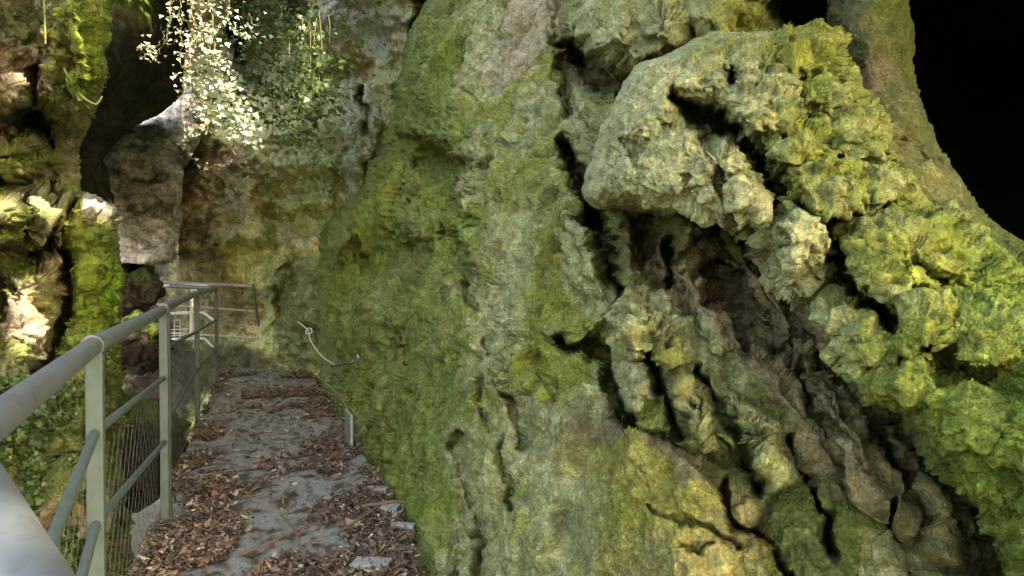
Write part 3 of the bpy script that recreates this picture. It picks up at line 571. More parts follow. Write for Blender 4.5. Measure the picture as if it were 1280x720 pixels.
# dark overhanging arch roof
ARC = [(60, -110), (236, -110), (240, -60), (238, -20), (236, 10), (236, 40), (228, 120), (204, 140), (180, 152), (150, 174), (130, 194), (136, 215), (142, 252), (60, 262), (60, -100)]
arc_t = TPS([(140, 250, 9.8), (90, 250, 9.0), (100, 205, 9.3), (130, 195, 9.6), (228, 122, 9.6), (240, 30, 8.8), (120, 60, 7.2), (180, 60, 8.4), (200, 0, 8.4), (120, -60, 7.6), (300, -60, 8.6)])
def arc_d(X, Y, x, y):
    D = 1 / np.clip(arc_t(X, Y), .08, .5); sd = poly_sd(X + .5 * (x - X), Y + .5 * (y - Y), ARC); t = np.clip(1 - sd / 24, 0, 1)
    return D - .25 * dome(x, y, 160, 60, 60, 50) + .25 * (1 - np.sqrt(np.maximum(1 - t * t, 0))) + np.where(sd < 0, -sd * .05, 0)
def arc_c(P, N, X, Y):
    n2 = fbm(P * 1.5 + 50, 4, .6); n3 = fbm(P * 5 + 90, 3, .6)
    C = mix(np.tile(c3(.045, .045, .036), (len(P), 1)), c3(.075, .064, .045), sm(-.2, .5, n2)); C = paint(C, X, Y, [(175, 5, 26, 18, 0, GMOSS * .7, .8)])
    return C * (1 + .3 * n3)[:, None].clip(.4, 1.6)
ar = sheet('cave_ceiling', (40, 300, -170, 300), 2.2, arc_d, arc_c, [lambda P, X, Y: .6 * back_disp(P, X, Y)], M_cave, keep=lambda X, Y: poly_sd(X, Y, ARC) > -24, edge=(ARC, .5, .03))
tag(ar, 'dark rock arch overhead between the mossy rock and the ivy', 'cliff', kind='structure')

# ================================================================== LEFT MOSSY ROCK
LFT = [(-700, -150), (170, -150), (160, -60), (150, -10), (138, 20), (134, 60), (131, 100), (118, 140), (104, 170), (98, 195), (96, 215), (100, 244), (128, 246), (140, 256), (138, 280), (146, 300), (154, 340), (156, 380), (152, 430), (148, 500), (150, 560), (170, 760), (120, 1000), (-700, 1000)]
lft_t = TPS([(-20, 0, 4.3), (60, 0, 4.6), (130, 0, 5.0), (130, 100, 4.9), (60, 100, 4.6), (0, 150, 4.2), (95, 200, 5.6), (50, 200, 4.9), (0, 250, 4.4), (60, 260, 4.8), (120, 260, 5.4), (30, 350, 4.5), (70, 380, 4.9), (110, 360, 5.2), (150, 380, 5.8), (20, 450, 4.3), (100, 460, 4.9), (60, 560, 4.2), (140, 560, 5.2), (0, 620, 3.6), (120, 720, 4.4), (0, 900, 3.2), (120, 950, 3.8),
    (-200, 300, 3.4), (-200, 600, 3.0), (-200, 0, 3.5), (-600, 300, 2.4), (-600, 0, 2.5), (-600, 900, 2.3), (100, -300, 4.6), (-200, -300, 3.6), (-600, -300, 2.8)])
def lft_d(X, Y, x, y):
    D = 1 / np.clip(lft_t(X, Y), .08, .8)
    # hanging moss buttress at the top
    D -= tube(x, y, [(110, -60, 40), (112, 20, 34), (116, 80, 26), (104, 130, 20), (92, 160, 12)], .45) + tube(x, y, [(70, -60, 30), (76, 40, 26), (80, 110, 22), (70, 150, 14)], .30)
    D += .7 * gau(x, y, 50, 150, 34, 20, 15) + .5 * gau(x, y, 84, 205, 20, 40) 
    # ledges of the stack
    hb = np.zeros(x.shape)
    for cx, cy, rx, ry, a, h in ((40, 118, 36, 26, 20, .5), (-10, 105, 40, 24, 0, .5), (50, 185, 26, 24, 0, .4), (30, 205, 44, 26, 0, .55), (10, 262, 46, 36, 0, .6), (48, 262, 26, 50, 0, .55), (75, 270, 20, 44, 0, .5), (118, 258, 30, 18, 0, .55), (90, 290, 16, 50, 0, .4), (20, 380, 38, 60, 0, .5), (52, 400, 26, 56, 0, .5),
                                 (10, 458, 50, 26, 0, .55), (-40, 330, 60, 60, 0, .5), (-40, 430, 60, 40, 0, .4), (70, 140, 26, 30, 0, .3), (-60, 200, 60, 60, 0, .4), (80, 370, 14, 60, 8, .35)):
        hb = np.maximum(hb, h * dome(x, y, cx, cy, rx, ry, a))
    D -= hb * .38
    D += crack(x, y, [(-30, 160, 14), (20, 158, 16), (46, 160, 10)], .5) + crack(x, y, [(-20, 225, 10), (30, 232, 9), (60, 226, 6)], .35) + crack(x, y, [(-20, 320, 10), (20, 322, 12), (60, 310, 9), (72, 300, 6)], .45) + crack(x, y, [(0, 345, 8), (-10, 400, 14), (-20, 430, 10)], .4)
    D += crack(x, y, [(40, 90, 4), (44, 140, 5), (66, 190, 4), (62, 240, 4)], .3) + crack(x, y, [(30, 245, 3), (34, 300, 4), (40, 330, 3)], .25) + crack(x, y, [(60, 245, 3), (66, 300, 3)], .25) + crack(x, y, [(-20, 190, 5), (30, 196, 5), (70, 180, 4)], .25) + crack(x, y, [(-10, 285, 4), (40, 290, 4), (70, 280, 3)], .2)
    D += crack(x, y, [(20, 520, 12), (50, 470, 14), (70, 430, 10), (82, 380, 8), (80, 320, 4)], .6) + crack(x, y, [(86, 250, 3), (90, 300, 4), (86, 340, 4)], .2)
    # big green mossy face
    gf = poly_sd(x, y, [(90, 250), (102, 246), (112, 265), (140, 290), (152, 335), (157, 380), (152, 440), (148, 520), (100, 540), (60, 500), (84, 430), (90, 340)])
    D -= .40 * np.sqrt(np.clip(gf / 34, 0, 1))
    # lower mossy lumps
    for cx, cy, rx, ry in ((40, 540, 50, 40), (90, 560, 40, 50), (30, 610, 50, 44), (80, 640, 50, 50), (10, 680, 60, 50), (120, 620, 34, 60)): D -= .3 * dome(x, y, cx, cy, rx, ry)
    sd = poly_sd(X + .6 * (x - X), Y + .6 * (y - Y), LFT); t = np.clip(1 - sd / 22, 0, 1)
    return D + .6 * (1 - np.sqrt(np.maximum(1 - t * t, 0))) + np.where(sd < 0, -sd * .05, 0)
def lft_disp1(P, X, Y):
    wq = P + .1 * np.stack([perlin(P * 2.5 + 5), perlin(P * 2.5 + 15), perlin(P * 2.5 + 25)], 1)
    gf = np.clip(gau(X, Y, 122, 380, 34, 90) + gau(X, Y, 110, 50, 34, 120), 0, 1)
    d = .07 * fbm(wq * 2.2, 4) + (.17 * facet(wq * c3(2.2, 2.2, 3.4), .7) + .06 * facet(wq * c3(6, 6, 9) + 3, .6)) * (1 - .9 * gf)
    return d + .03 * gf * ridged(wq * c3(9, 9, 2.5), 3)
def lft_disp2(P, X, Y):
    q = P + .03 * np.stack([perlin(P * 8 + 5), perlin(P * 8 + 15), perlin(P * 8 + 25)], 1)
    return .034 * fbm(q * 9, 6, .66) + .018 * facet(q * c3(9, 9, 14), .7) + .014 * facet(q * c3(22, 22, 30), .7) - .04 * sm(.35, .75, perlin(q * 9 + 4)) + .008 * ridged(P * 40, 2)
def lft_c(P, N, X, Y):
    x, y = X.ravel(), Y.ravel(); n = fbm(P * 1.6 + 8, 4); n2 = fbm(P * 5 + 50, 4, .6); n3 = fbm(P * 15 + 90, 3, .6)
    C = mix(np.tile(PINK * .75, (len(P), 1)), BROWN, sm(-.2, .4, n2)); C = mix(C, GMOSS, sm(-.1, .35, n + .35 * n2 + .5 * N[:, 2]) * .9)
    C = mix(C, LIME, sm(.25, .7, n2 + .6 * N[:, 2] + .2 * n) * .6)
    C = paint(C, X, Y, [(20, 50, 60, 50, 0, BROWN * .75, .7), (30, 90, 60, 30, 10, BROWN * .95, .7), (115, 50, 24, 90, 5, LIME * .95, .85), (80, 60, 16, 70, 0, YMOSS * .9, .6), (85, 130, 26, 30, 0, GMOSS, .6), (30, 20, 40, 40, 0, DMOSS, .6), (50, 130, 26, 14, 35, LIME, .9), (20, 200, 44, 22, 0, GMOSS * 1.2, .8),
        (15, 100, 20, 14, 0, PINK, .7), (48, 270, 14, 40, 0, PALE * .9, .6), (5, 258, 20, 14, 0, PALE * .85, .6), (25, 280, 20, 24, 0, LIME, .7), (128, 256, 16, 16, 0, CGREY * 1.3, .95), (95, 280, 30, 26, 0, YMOSS, .7), (120, 370, 40, 80, 0, LIME * .92, .95), (144, 366, 16, 40, 0, c3(.16, .29, .02), .9), (110, 470, 50, 50, 0, GMOSS, .8),
        (30, 395, 24, 44, 0, CGREY * c3(.95, .82, .75), .9), (55, 370, 20, 46, 0, TAN, .6), (15, 350, 20, 16, 0, DBROWN, .6), (20, 460, 44, 20, 0, GREY, .6), (60, 560, 80, 70, 0, DMOSS * 1.2, .85)])  # pale spots at the sun patches carry sunlight in the rock colour
    return C * 1.25 * (1 + .3 * n3)[:, None].clip(.4, 1.6)
lr = sheet('mossy_rock', (-700, 190, -180, 1000), 2.0, lft_d, lft_c, [lft_disp1, lft_disp2], M_left, keep=lambda X, Y: poly_sd(X, Y, LFT) > -22, edge=(LFT, .6, .02))
base_origin(lr); tag(lr, 'tall ledged rock stack with bright green moss beyond the left railing', 'rock')

# dark rounded rocks between the left stack and the far railing
def small_rock(name, px, py, d, r, col, label, sq=(1, 1, .8)):
    n, m = 150, 90; th = np.linspace(0, 2 * np.pi, n, endpoint=False); ph = np.linspace(-np.pi / 2, np.pi / 2, m)
    T, Ph = np.meshgrid(th, ph); U = np.stack([np.cos(T) * np.cos(Ph), np.sin(T) * np.cos(Ph), np.sin(Ph)], -1).reshape(-1, 3); V = U * np.array(sq) * r
    c = W(px, py, d); q = (V + c).astype(f32); w = q + .15 * np.stack([perlin(q * 3), perlin(q * 3 + 9), perlin(q * 3 + 19)], 1)
    V = V + U * (r * .35 * facet(w * 1.1 / r) + r * .16 * facet(w * 2.6 / r) + .25 * r * fbm(q * .9 / r, 5, .55))[:, None]
    idx = np.arange(n * m).reshape(m, n); Q = np.stack([idx[:-1], np.roll(idx, -1, 1)[:-1], np.roll(idx, -1, 1)[1:], idx[1:]], -1).reshape(-1, 4)
    C = np.tile(np.asarray(col, f32), (len(V), 1)); C = mix(C, GMOSS * .6, sm(.2, .7, U[:, 2] + .6 * fbm(q * 4, 3)))
    o = link(name, mesh_np(name, V, Q, C), M_far); o.location = c; return tag(o, label, 'rock')
small_rock('rock', 168, 428, 8.8, .36, DBROWN * .7, 'rounded dark mossy rock just left of the far railing post')
small_rock('rock', 170, 365, 10.2, .34, DBROWN * .8, 'small dark rock in the shaded gap under the pale slab')
small_rock('rock', 165, 560, 8.0, .5, DBROWN * .6, 'large dark rock low in the chasm seen through the railing', (1.2, 1, 1))

# ------------------------------------------------------------------ moss tufts standing off the rock
M_moss = leaf_mat('moss_tufts', None, .8, .25, .1)
def moss(src, N, size, dmax, parent=None, label=None, green=3.0):
    P, Nn, C, X, Y = LAST[src]; ok = (C[:, 1] > green * C[:, 2]) & (C[:, 1] > C[:, 0] * .98) & (X > -60) & (X < 1340) & (Y > -40) & (Y < 760) & (((P - CAM) ** 2).sum(1) < dmax ** 2)
    ok &= fbm(P.astype(f32) * 4 + 3, 4, .6) + .35 * Nn[:, 2] > .16
    if src == 'cliff': ok &= (poly_sd(X, Y, LEFTEDGE) > 2) & (poly_sd(X, Y, HOLE) < -6)
    if src == 'boulder': ok &= poly_sd(X, Y, BOULD) > 4
    if src == 'mossy_rock': ok &= poly_sd(X, Y, LFT) > 2
    i = np.flatnonzero(ok); i = rng.choice(i, min(N, len(i)), replace=False); n = len(i)
    dist = np.linalg.norm(P[i] - CAM, axis=1)
    s = size * (.4 + rng.random(n) ** 2) * np.clip(dist / 2.5, .6, 2); a = Nn[i] * .9 + rng.normal(0, .75, (n, 3)) + np.array([0, 0, -.15]); a /= np.linalg.norm(a, axis=1, keepdims=True)
    b = np.cross(a, rng.normal(size=(n, 3))); b /= np.maximum(np.linalg.norm(b, axis=1, keepdims=True), 1e-6); B = P[i] + Nn[i] * .001
    V = np.stack([B - b * s[:, None] * .34, B + b * s[:, None] * .34, B + a * s[:, None]], 1); col = C[i] * (.8 + .55 * rng.random((n, 1)))
    b0 = np.zeros(3) if parent is None else np.array(parent.location)
    o = link('moss', mesh_np('moss', V.reshape(-1, 3) - b0, np.arange(n * 3).reshape(-1, 3), np.repeat(col, 3, 0)), M_moss, parent, smooth=False)
    return tag(o, label, 'moss' if parent is None else None, kind='stuff')
moss('cliff', 60000, .0085, 9.5, None, 'short yellow-green moss growing on the long right cliff')
moss('boulder', 80000, .0085, 4, boulder)
moss('mossy_rock', 60000, .015, 7, lr)

# ================================================================== CHASM FLOOR AND WATER
g = MB(); n = 60; xs = np.linspace(-60, 60, n); ys = np.linspace(-60, 60, n); GX, GY = np.meshgrid(xs, ys)
Vg = np.c_[GX.ravel(), GY.ravel(), np.full(GX.size, -4.2)]; Vg[:, 2] += .3 * fbm((Vg * .5).astype(f32), 3)
idx = np.arange(n * n).reshape(n, n); Qg = np.stack([idx[:-1, :-1], idx[:-1, 1:], idx[1:, 1:], idx[1:, :-1]], -1).reshape(-1, 4)
gr = link('ground', mesh_np('ground', Vg, Qg, np.tile(c3(.05, .05, .035), (len(Vg), 1))), M_far); tag(gr, kind='structure')

# ================================================================== WALKWAY
def edgeL(y): return -.545 - .335 * y + .0012 * y * y
def edgeR(y): return np.interp(y, [-2, 0, 3.27, 4.44, 6, 8.2, 9.6, 10.6], [.75, .45, -.39, -.72, -1.25, -2.03, -2.5, -2.8])
ny, nx = 420, 90; yy = np.linspace(-1.5, 10.4, ny); tt = np.linspace(0, 1, nx)
YY, TT = np.meshgrid(yy, tt, indexing='ij'); XX = edgeL(YY) + (edgeR(YY) - edgeL(YY)) * TT
Pd = np.stack([XX, YY, 0 * XX], -1).reshape(-1, 3)
hn = fbm((Pd * 3).astype(f32), 4) ; Pd[:, 2] = .012 * hn + .004 * fbm((Pd * 20).astype(f32), 3)
bare = sm(.02, .28, fbm((Pd * c3(2.2, 1.3, 1) + 4).astype(f32), 3) + .60 * np.exp(-((TT.ravel() - .45) / .27) ** 2) - .15 + .30 * sm(3.5, 7, Pd[:, 1]))
dn = fbm((Pd * 9 + 3).astype(f32), 4, .6)
Cd = mix(np.tile(c3(.055, .036, .026), (len(Pd), 1)), c3(.12, .075, .05), sm(-.3, .5, dn)); Cd = mix(Cd, c3(.20, .215, .195), bare * sm(-.6, .0, dn)); Cd = mix(Cd, c3(.10, .12, .05), sm(.2, .7, fbm((Pd * 2.5 + 30).astype(f32), 3)) * sm(.7, 1, TT.ravel()) * .6)
idx = np.arange(ny * nx).reshape(ny, nx); Qd = np.stack([idx[:-1, :-1], idx[:-1, 1:], idx[1:, 1:], idx[1:, :-1]], -1).reshape(-1, 4)
# skirt (deck thickness)
Vs = [Pd]; base_n = len(Pd); low = Pd.copy(); low[:, 2] = -.16
border = np.r_[idx[0, :], idx[1:, -1], idx[-1, -2::-1], idx[-2:0:-1, 0]]
bot = np.arange(len(border)) + base_n; Qs = np.stack([border, np.roll(border, -1), np.roll(bot, -1), bot], -1)[:, ::-1]
Vd = np.r_[Pd, low[border]]; Cdd = np.r_[Cd, np.tile(c3(.16, .16, .14), (len(border), 1))]
M_deck = rock_mat('deck_slate', bump=.35, rough=.6, spec=.5, scale=1.6, var=.25)
path = link('path', mesh_np('path', Vd, np.r_[Qd, Qs], Cdd), M_deck); tag(path, 'narrow slate walkway covered with brown leaf litter', 'walkway', kind='structure')
def bare_at(x, y):
    p = np.c_[x, y, 0 * x].astype(f32); t = (x - edgeL(y)) / (edgeR(y) - edgeL(y))
    return sm(.02, .28, fbm(p * c3(2.2, 1.3, 1) + 4, 3) + .60 * np.exp(-((t - .45) / .27) ** 2) - .15 + .30 * sm(3.5, 7, y)), t

# leaf litter: uncountable chips and torn leaves
def litter(N):
    y = 2.4 + 8.0 * rng.random(N) ** 1.25; t = rng.random(N) * 1.02 - .01; x = edgeL(y) + (edgeR(y) - edgeL(y)) * t
    b, tt = bare_at(x, y); k = rng.random(N) < (1 - .93 * b); x, y = x[k], y[k]; N = len(x)
    L = .005 + .024 * rng.random(N) ** 3.2; Wd = L * (.25 + .45 * rng.random(N)); a = rng.random(N) * 6.283; tl = rng.normal(0, .35, N); rl = rng.normal(0, .4, N); cur = rng.normal(.25, .5, N) * L
    z = .012 + .022 * rng.random(N) ** 1.5
    prof = np.array([(-1, 0), (-.35, -.8), (.4, -.7), (1, 0), (.4, .7), (-.35, .8)])
    u = prof[None, :, 0] * L[:, None]; v = prof[None, :, 1] * Wd[:, None] * (1 + .3 * rng.normal(size=(N, 6)))
    w = cur[:, None] * ((prof[None, :, 0]) ** 2 - .4) * .8 + u * np.sin(tl)[:, None] + v * np.sin(rl)[:, None]
    ca, sa = np.cos(a)[:, None], np.sin(a)[:, None]
    V = np.stack([x[:, None] + u * ca - v * sa, y[:, None] + u * sa + v * ca, z[:, None] + w], -1)
    V[..., 2] = np.maximum(V[..., 2], .004)
    pal = np.array([(.125, .082, .054), (.085, .058, .040), (.165, .105, .062), (.052, .04, .032), (.24, .19, .13), (.12, .105, .055), (.38, .34, .27)])
    ci = rng.choice(7, N, p=[.24, .25, .13, .19, .08, .06, .05]); C = pal[ci] * (.7 + .6 * rng.random((N, 1)))
    q = np.arange(N)[:, None] * 6; Q = np.r_[q + np.array([0, 1, 2, 3]), q + np.array([0, 3, 4, 5])]
    return mesh_np('leaf_litter', V.reshape(-1, 3), Q, np.repeat(C, 6, 0))
M_leafd = leaf_mat('dead_leaf', None, .55, .0, .35)
lt = link('leaf_litter', litter(75000), M_leafd, smooth=False); tag(lt, 'brown leaf litter and bark chips strewn over the walkway', 'leaf litter', kind='stuff')

# ================================================================== RAILING
M_galv = plain_mat('galvanised_steel', (.115, .135, .142), rough=.42, metal=.35, nscale=24, col2=(.055, .062, .05), thr=(.5, .74), bump=.12, spec=.5, dist=.0015)
M_galv2 = plain_mat('weathered_steel', (.072, .098, .098), rough=.55, metal=.2, nscale=22, col2=(.055, .08, .055), bump=.2, spec=.4)
M_white = plain_mat('pale_steel', (.62, .60, .55), rough=.5, nscale=30, var=.12)
M_far_rail = plain_mat('far_rail_steel', (.50, .46, .40), rough=.6, nscale=12, col2=(.33, .25, .18), bump=.1)
M_wire = plain_mat('wire', (.10, .11, .09), rough=.5, metal=.5, nscale=60)
H = 1.1
plan = {'bend': (-.595, .825), 'p1': (-1.10, 2.02), 'p2': (-1.79, 3.94), 'p3': (-2.81, 6.84), 'p4': (-3.64, 9.45)}
rail = empty('railing', (-1.6, 4.0, 0)); tag(rail, 'grey galvanised tube railing with wire mesh along the left walkway edge', 'railing')
ro = np.array(rail.location)
def rb(mb, name, mat, smooth=True, parent=None, bevel=0):
    o = mb.build(name, mat, parent or rail, smooth, loc=ro, bevel=bevel); return o
def P3(k, z): return np.array([plan[k][0], plan[k][1], z])
near = np.array([.44, -.425])
rb(MB().tube([(near[0], near[1], H), P3('bend', H) * .02 + np.array([near[0], near[1], H]) * .98, P3('bend', H) + np.array([.05, -.06, 0]), P3('bend', H), P3('bend', H) + np.array([-.027, .06, 0]), P3('p1', H)], .0235, 20), 'handrail', M_galv)
rb(MB().tube([P3('p1', H), P3('p2', H)], .0245, 20), 'handrail', M_galv)
rb(MB().tube([P3('p2', H + .01), P3('p3', H + .005)], .0245, 20), 'handrail', M_galv)
rb(MB().tube([P3('p3', H + .005), P3('p4', H), P3('p4', H) + np.array([-.12, .1, 0]), P3('p4', H) + np.array([-.75, .42, .02])], .0245, 16), 'handrail', M_galv)
dirv = np.array([plan['p4'][0] - plan['p1'][0], plan['p4'][1] - plan['p1'][1]]); dirv /= np.linalg.norm(dirv); ang = math.atan2(dirv[1], dirv[0])
for k, h in (('p1', H - .02), ('p2', H - .02), ('p3', H - .02), ('p4', H - .02)):
    x, y = plan[k]
    rb(MB().box((x, y, (h - .22) / 2), .036, .042, h + .22, ang), 'post', M_galv2, False, bevel=.004)
    c = MB(); c.tube([np.array([x, y, H]) - .035 * np.array([*dirv, 0]), np.array([x, y, H]) + .035 * np.array([*dirv, 0])], .0285, 20); rb(c, 'rail_collar', M_galv)
x, y = np.array(plan['p2']) + dirv * .085; rb(MB().box((x, y, (H - .02 - .22) / 2), .046, .05, H + .2, ang), 'post', M_galv2, False, bevel=.004)
def rod(a, b, r=.0125): rb(MB().tube([a, b], r, 12), 'lower_rail', M_galv2)
nb = np.array([near[0], near[1]])
rod((nb[0], nb[1], .74), P3('bend', .76)); rod(P3('bend', .76), P3('p1', .87)); rod(P3('p1', .87), P3('p2', .75)); rod(P3('p2', .90), P3('p3', .765)); rod(P3('p3', .765), P3('p4', .71))
rod((nb[0], nb[1], .45), P3('bend', .5)); rod(P3('bend', .5), P3('p1', .63)); rod(P3('p1', .63), P3('p2', .42)); rod(P3('p2', .5), P3('p3', .44)); rod(P3('p3', .44), P3('p4', .335))
def mesh_panel(a, b, z0, z1a, z1b):
    m = MB(); A = np.array(plan[a]); B = np.array(plan[b]); L = np.linalg.norm(B - A); s = .13
    def pt(l, z): t = l / L; p = A + (B - A) * t; return np.array([p[0] - .028, p[1], z])
    k = -z1a
    while k < L + .2:
        for sg in (1, -1):
            l0, l1 = (k, k + (z1a - z0)) if sg > 0 else (k + (z1a - z0), k)
            za, zb = z0, z1a
            # clip
            pts = []
            for t in np.linspace(0, 1, 9):
                l = l0 + (l1 - l0) * t; z = za + (zb - za) * t; top = z1a + (z1b - z1a) * np.clip(l / L, 0, 1)
                if 0 <= l <= L and z <= top: pts.append(pt(l, z))
            if len(pts) > 1: m.tube([pts[0], pts[-1]], .0008, 3, False)
        k += s
    m.tube([pt(0, z0), pt(L, z0)], .003, 5, False)
    rb(m, 'wire_mesh', M_wire)
mesh_panel('bend', 'p1', .02, .76, .87); mesh_panel('p1', 'p2', .02, .87, .75); mesh_panel('p2', 'p3', .02, .88, .76); mesh_panel('p3', 'p4', .02, .76, .71)

# far cross railing
fr = empty('railing', W(250, 470, 11.0)); tag(fr, 'three thin pale cross bars fencing the far turn of the path', 'railing'); fo = np.array(fr.location)
for (a, b, r, n_) in (((178, 351, 11.6), (316, 357.5, 10.9), .022, 'top_rail'), ((192, 380, 11.6), (319, 389, 10.9), .016, 'lower_rail'), ((212, 416, 11.5), (328, 423, 10.8), .016, 'lower_rail')):
    MB().tube([W(*a), W(*b)], r, 10).build(n_, M_far_rail, fr, loc=fo)
MB().tube([W(316, 355, 10.9), W(321, 395, 10.9), W(336, 455, 10.8)], .016, 10).build('post', M_galv2, fr, loc=fo)
MB().tube([W(181, 351, 11.6), W(183, 470, 11.7)], .02, 10).build('post', M_galv2, fr, loc=fo)
# stair railing turning away left at the far end
sr = empty('stair_railing', W(247, 440, 10.3)); tag(sr, 'pale stair rail bending down beyond the last walkway posts', 'railing'); so = np.array(sr.location)
MB().tube([W(183, 357, 11.3), W(205, 357, 11.0), W(238, 357, 10.4), W(256, 357, 9.9), W(268, 362, 9.6)], .022, 10).build('handrail', M_white, sr, loc=so)
for px in (240, 245): MB().tube([W(px, 358, 10.4), W(px - 1, 425, 10.4)], .022, 8).build('post', M_white, sr, loc=so)
MB().tube([W(222, 390.5, 10.9), W(240, 390, 10.5), W(255, 391, 10.2), W(268, 401, 9.7)], .016, 8).build('lower_rail', M_white, sr, loc=so)
MB().tube([W(213, 392, 10.9), W(236, 391.5, 10.5)], .02, 8).build('lower_rail', M_white, sr, loc=so)
MB().tube([W(213, 424, 10.8), W(256, 423, 10.2), W(267, 434, 9.7)], .016, 8).build('lower_rail', M_white, sr, loc=so)
gt = empty('wire_gate', W(220, 424, 11)); tag(gt, 'tiny white wire gate frame seen through the railing', 'gate'); go = np.array(gt.location)
m = MB()
for a, b in (((218, 400), (225, 400)), ((218, 400), (218, 424)), ((225, 400), (225, 424)), ((214, 412), (236, 411)), ((214, 420), (230, 419)), ((218, 408), (225, 408))): m.tube([W(*a, 11), W(*b, 11)], .007, 6)
m.build('frame', M_white, gt, loc=go)

# ================================================================== WALKWAY EDGE FITTINGS
M_plate = plain_mat('bracket_steel', (.30, .32, .31), rough=.5, metal=.3, nscale=40, var=.2)
for i, (px, py, d, sx, sy) in enumerate(((464, 706, 3.35, .16, .10), (504, 667, 3.85, .12, .05), (487, 641, 4.15, .10, .09), (470, 620, 4.5, .14, .06))):
    p = W(px, py, d); o = MB().box((0, 0, -.012), sx, sy, .02, R(-8)).box((0, sy * .5 - .004, -.07), sx * .95, .012, .10, R(-8)).build('bracket', M_plate, None, False, bevel=.002)
    lab = ['grey steel bracket on the walkway edge at the bottom of the photo', 'short steel tab between the nearest bracket and the cliff foot', 'upright steel tab beside the brown bark on the walkway edge', 'farthest steel tab on the walkway edge near the wire'][i]
    o.location = (p[0], p[1], .035); tag(o, lab, 'bracket', 'steel brackets along the walkway edge')
pl = MB().box((0, 0, .1), .30, .02, .34, R(-70)).build('steel_plate', M_plate, None, False, bevel=.003); p = W(436, 562, 5.75); pl.location = (p[0], p[1], -.02); tag(pl, 'upright grey plate between walkway edge and cliff foot', 'plate')

def cable(name, pts, r, label, cat, mat=M_white, extra=None):
    P = [W(*p) for p in pts]; Q = []
    for i in range(len(P) - 1):                       # Catmull-Rom
        a, b, c, d = P[max(i - 1, 0)], P[i], P[i + 1], P[min(i + 2, len(P) - 1)]
        for t in np.linspace(0, 1, 7)[: 7 if i == len(P) - 2 else 6]: Q.append(.5 * ((2 * b) + (-a + c) * t + (2 * a - 5 * b + 4 * c - d) * t * t + (-a + 3 * b - 3 * c + d) * t ** 3))
    if extra is None:
        o = MB().tube(Q, r, 6).build(name, mat, None, loc=Q[-1]); return tag(o, label, cat)
    e = empty(name, Q[-1]); tag(e, label, cat); MB().tube(Q, r, 6).build('wire', mat, e, loc=Q[-1])
    for kind, px, py, d, s in extra:
        c = W(px, py, d)
        if kind == 'ring': MB().tube([c + s * np.array([math.cos(a), .2 * math.sin(a), math.sin(a)]) for a in np.linspace(0, 6.283, 15)], .008, 6).build('ring', mat, e, loc=Q[-1])
        else: MB().tube([c - np.array([s, 0, 0]), c + np.array([s, -.05, .4 * s])], .014, 6).build('anchor', M_wire, e, loc=Q[-1])
    return e
cable('steel_cable', [(372, 402, 9.3), (385, 413, 9.1), (388, 425, 9.0), (400, 443, 8.6), (415, 454, 8.2), (427, 457, 7.9), (440, 452, 7.6), (452, 443, 7.2)], .006, 'loose pale steel cable looped between anchors on the mossy cliff foot', 'cable', extra=[('ring', 386, 414, 9.0, .035), ('ring', 453, 443, 7.15, .045), ('bolt', 425, 458, 7.8, .09), ('bolt', 440, 455, 7.6, .05)])
cable('edge_wire', [(410, 536, 6.45), (412, 548, 6.2), (430, 572, 5.65), (448, 594, 5.1), (453, 606, 4.95), (452, 640, 4.35), (450, 690, 3.55)], .005, 'thin grey wire along the right walkway edge', 'wire')
cable('twig', [(396, 470, 8.0), (414, 485, 7.4), (430, 503, 6.9), (440, 530, 6.4), (443, 550, 6.1)], .006, 'thin dry twig curving down the cliff foot above the plate', 'twig', plain_mat('twig', (.25, .2, .12)))
cable('twig', [(410, 492, 7.4), (425, 494, 7.0), (438, 500, 6.8)], .005, 'short pale twig crossing the longer twig at cliff foot', 'twig', bpy.data.materials['twig'])
cable('twig', [(420, 570, 5.7), (440, 555, 5.9), (455, 533, 6.1)], .005, 'thin twig leaning from the walkway edge to the cliff', 'twig', bpy.data.materials['twig'])

# fallen sticks and leaves that can be told apart
M_stick = plain_mat('stick', (.14, .09, .06), rough=.8, nscale=50, var=.3, bump=.4)
def deck_pt(px, py): # point of the deck under a pixel
    u = (px - 640) / F; v = (360 - py) / F; dz = -math.sin(PIT) + v * math.cos(PIT); t = 1.29 / -dz
    return np.array([u * t, t * (math.cos(PIT) + v * math.sin(PIT)), 0])
sticks = [((420, 675), (485, 632), .009, 'brown stick slanting toward the nearest edge bracket'), ((300, 702), (400, 660), .007, 'thin stick lying across the near litter'), ((452, 640), (518, 636), .012, 'thick dark stick poking out over the edge by the tabs'), ((255, 600), (330, 590), .006, 'pale twig lying beside the second post'),
          ((240, 560), (282, 575), .006, 'short reddish stick near the left edge'), ((350, 650), (380, 712), .006, 'thin dark twig pointing toward the camera'), ((330, 545), (392, 556), .005, 'slim twig across the middle of the path')]
for (a, b, r, lab) in sticks:
    A, B = deck_pt(*a), deck_pt(*b); A[2] = B[2] = .03; mid = (A + B) / 2 + np.array([.02, .02, .012])
    o = MB().tube([A, A * .5 + mid * .5 + np.array([.01, 0, 0]), mid, B], [r, r * .95, r * .8, r * .5], 7).build('fallen_stick', M_stick, None, loc=(A + B) / 2); tag(o, lab, 'stick', 'sticks fallen on the walkway')

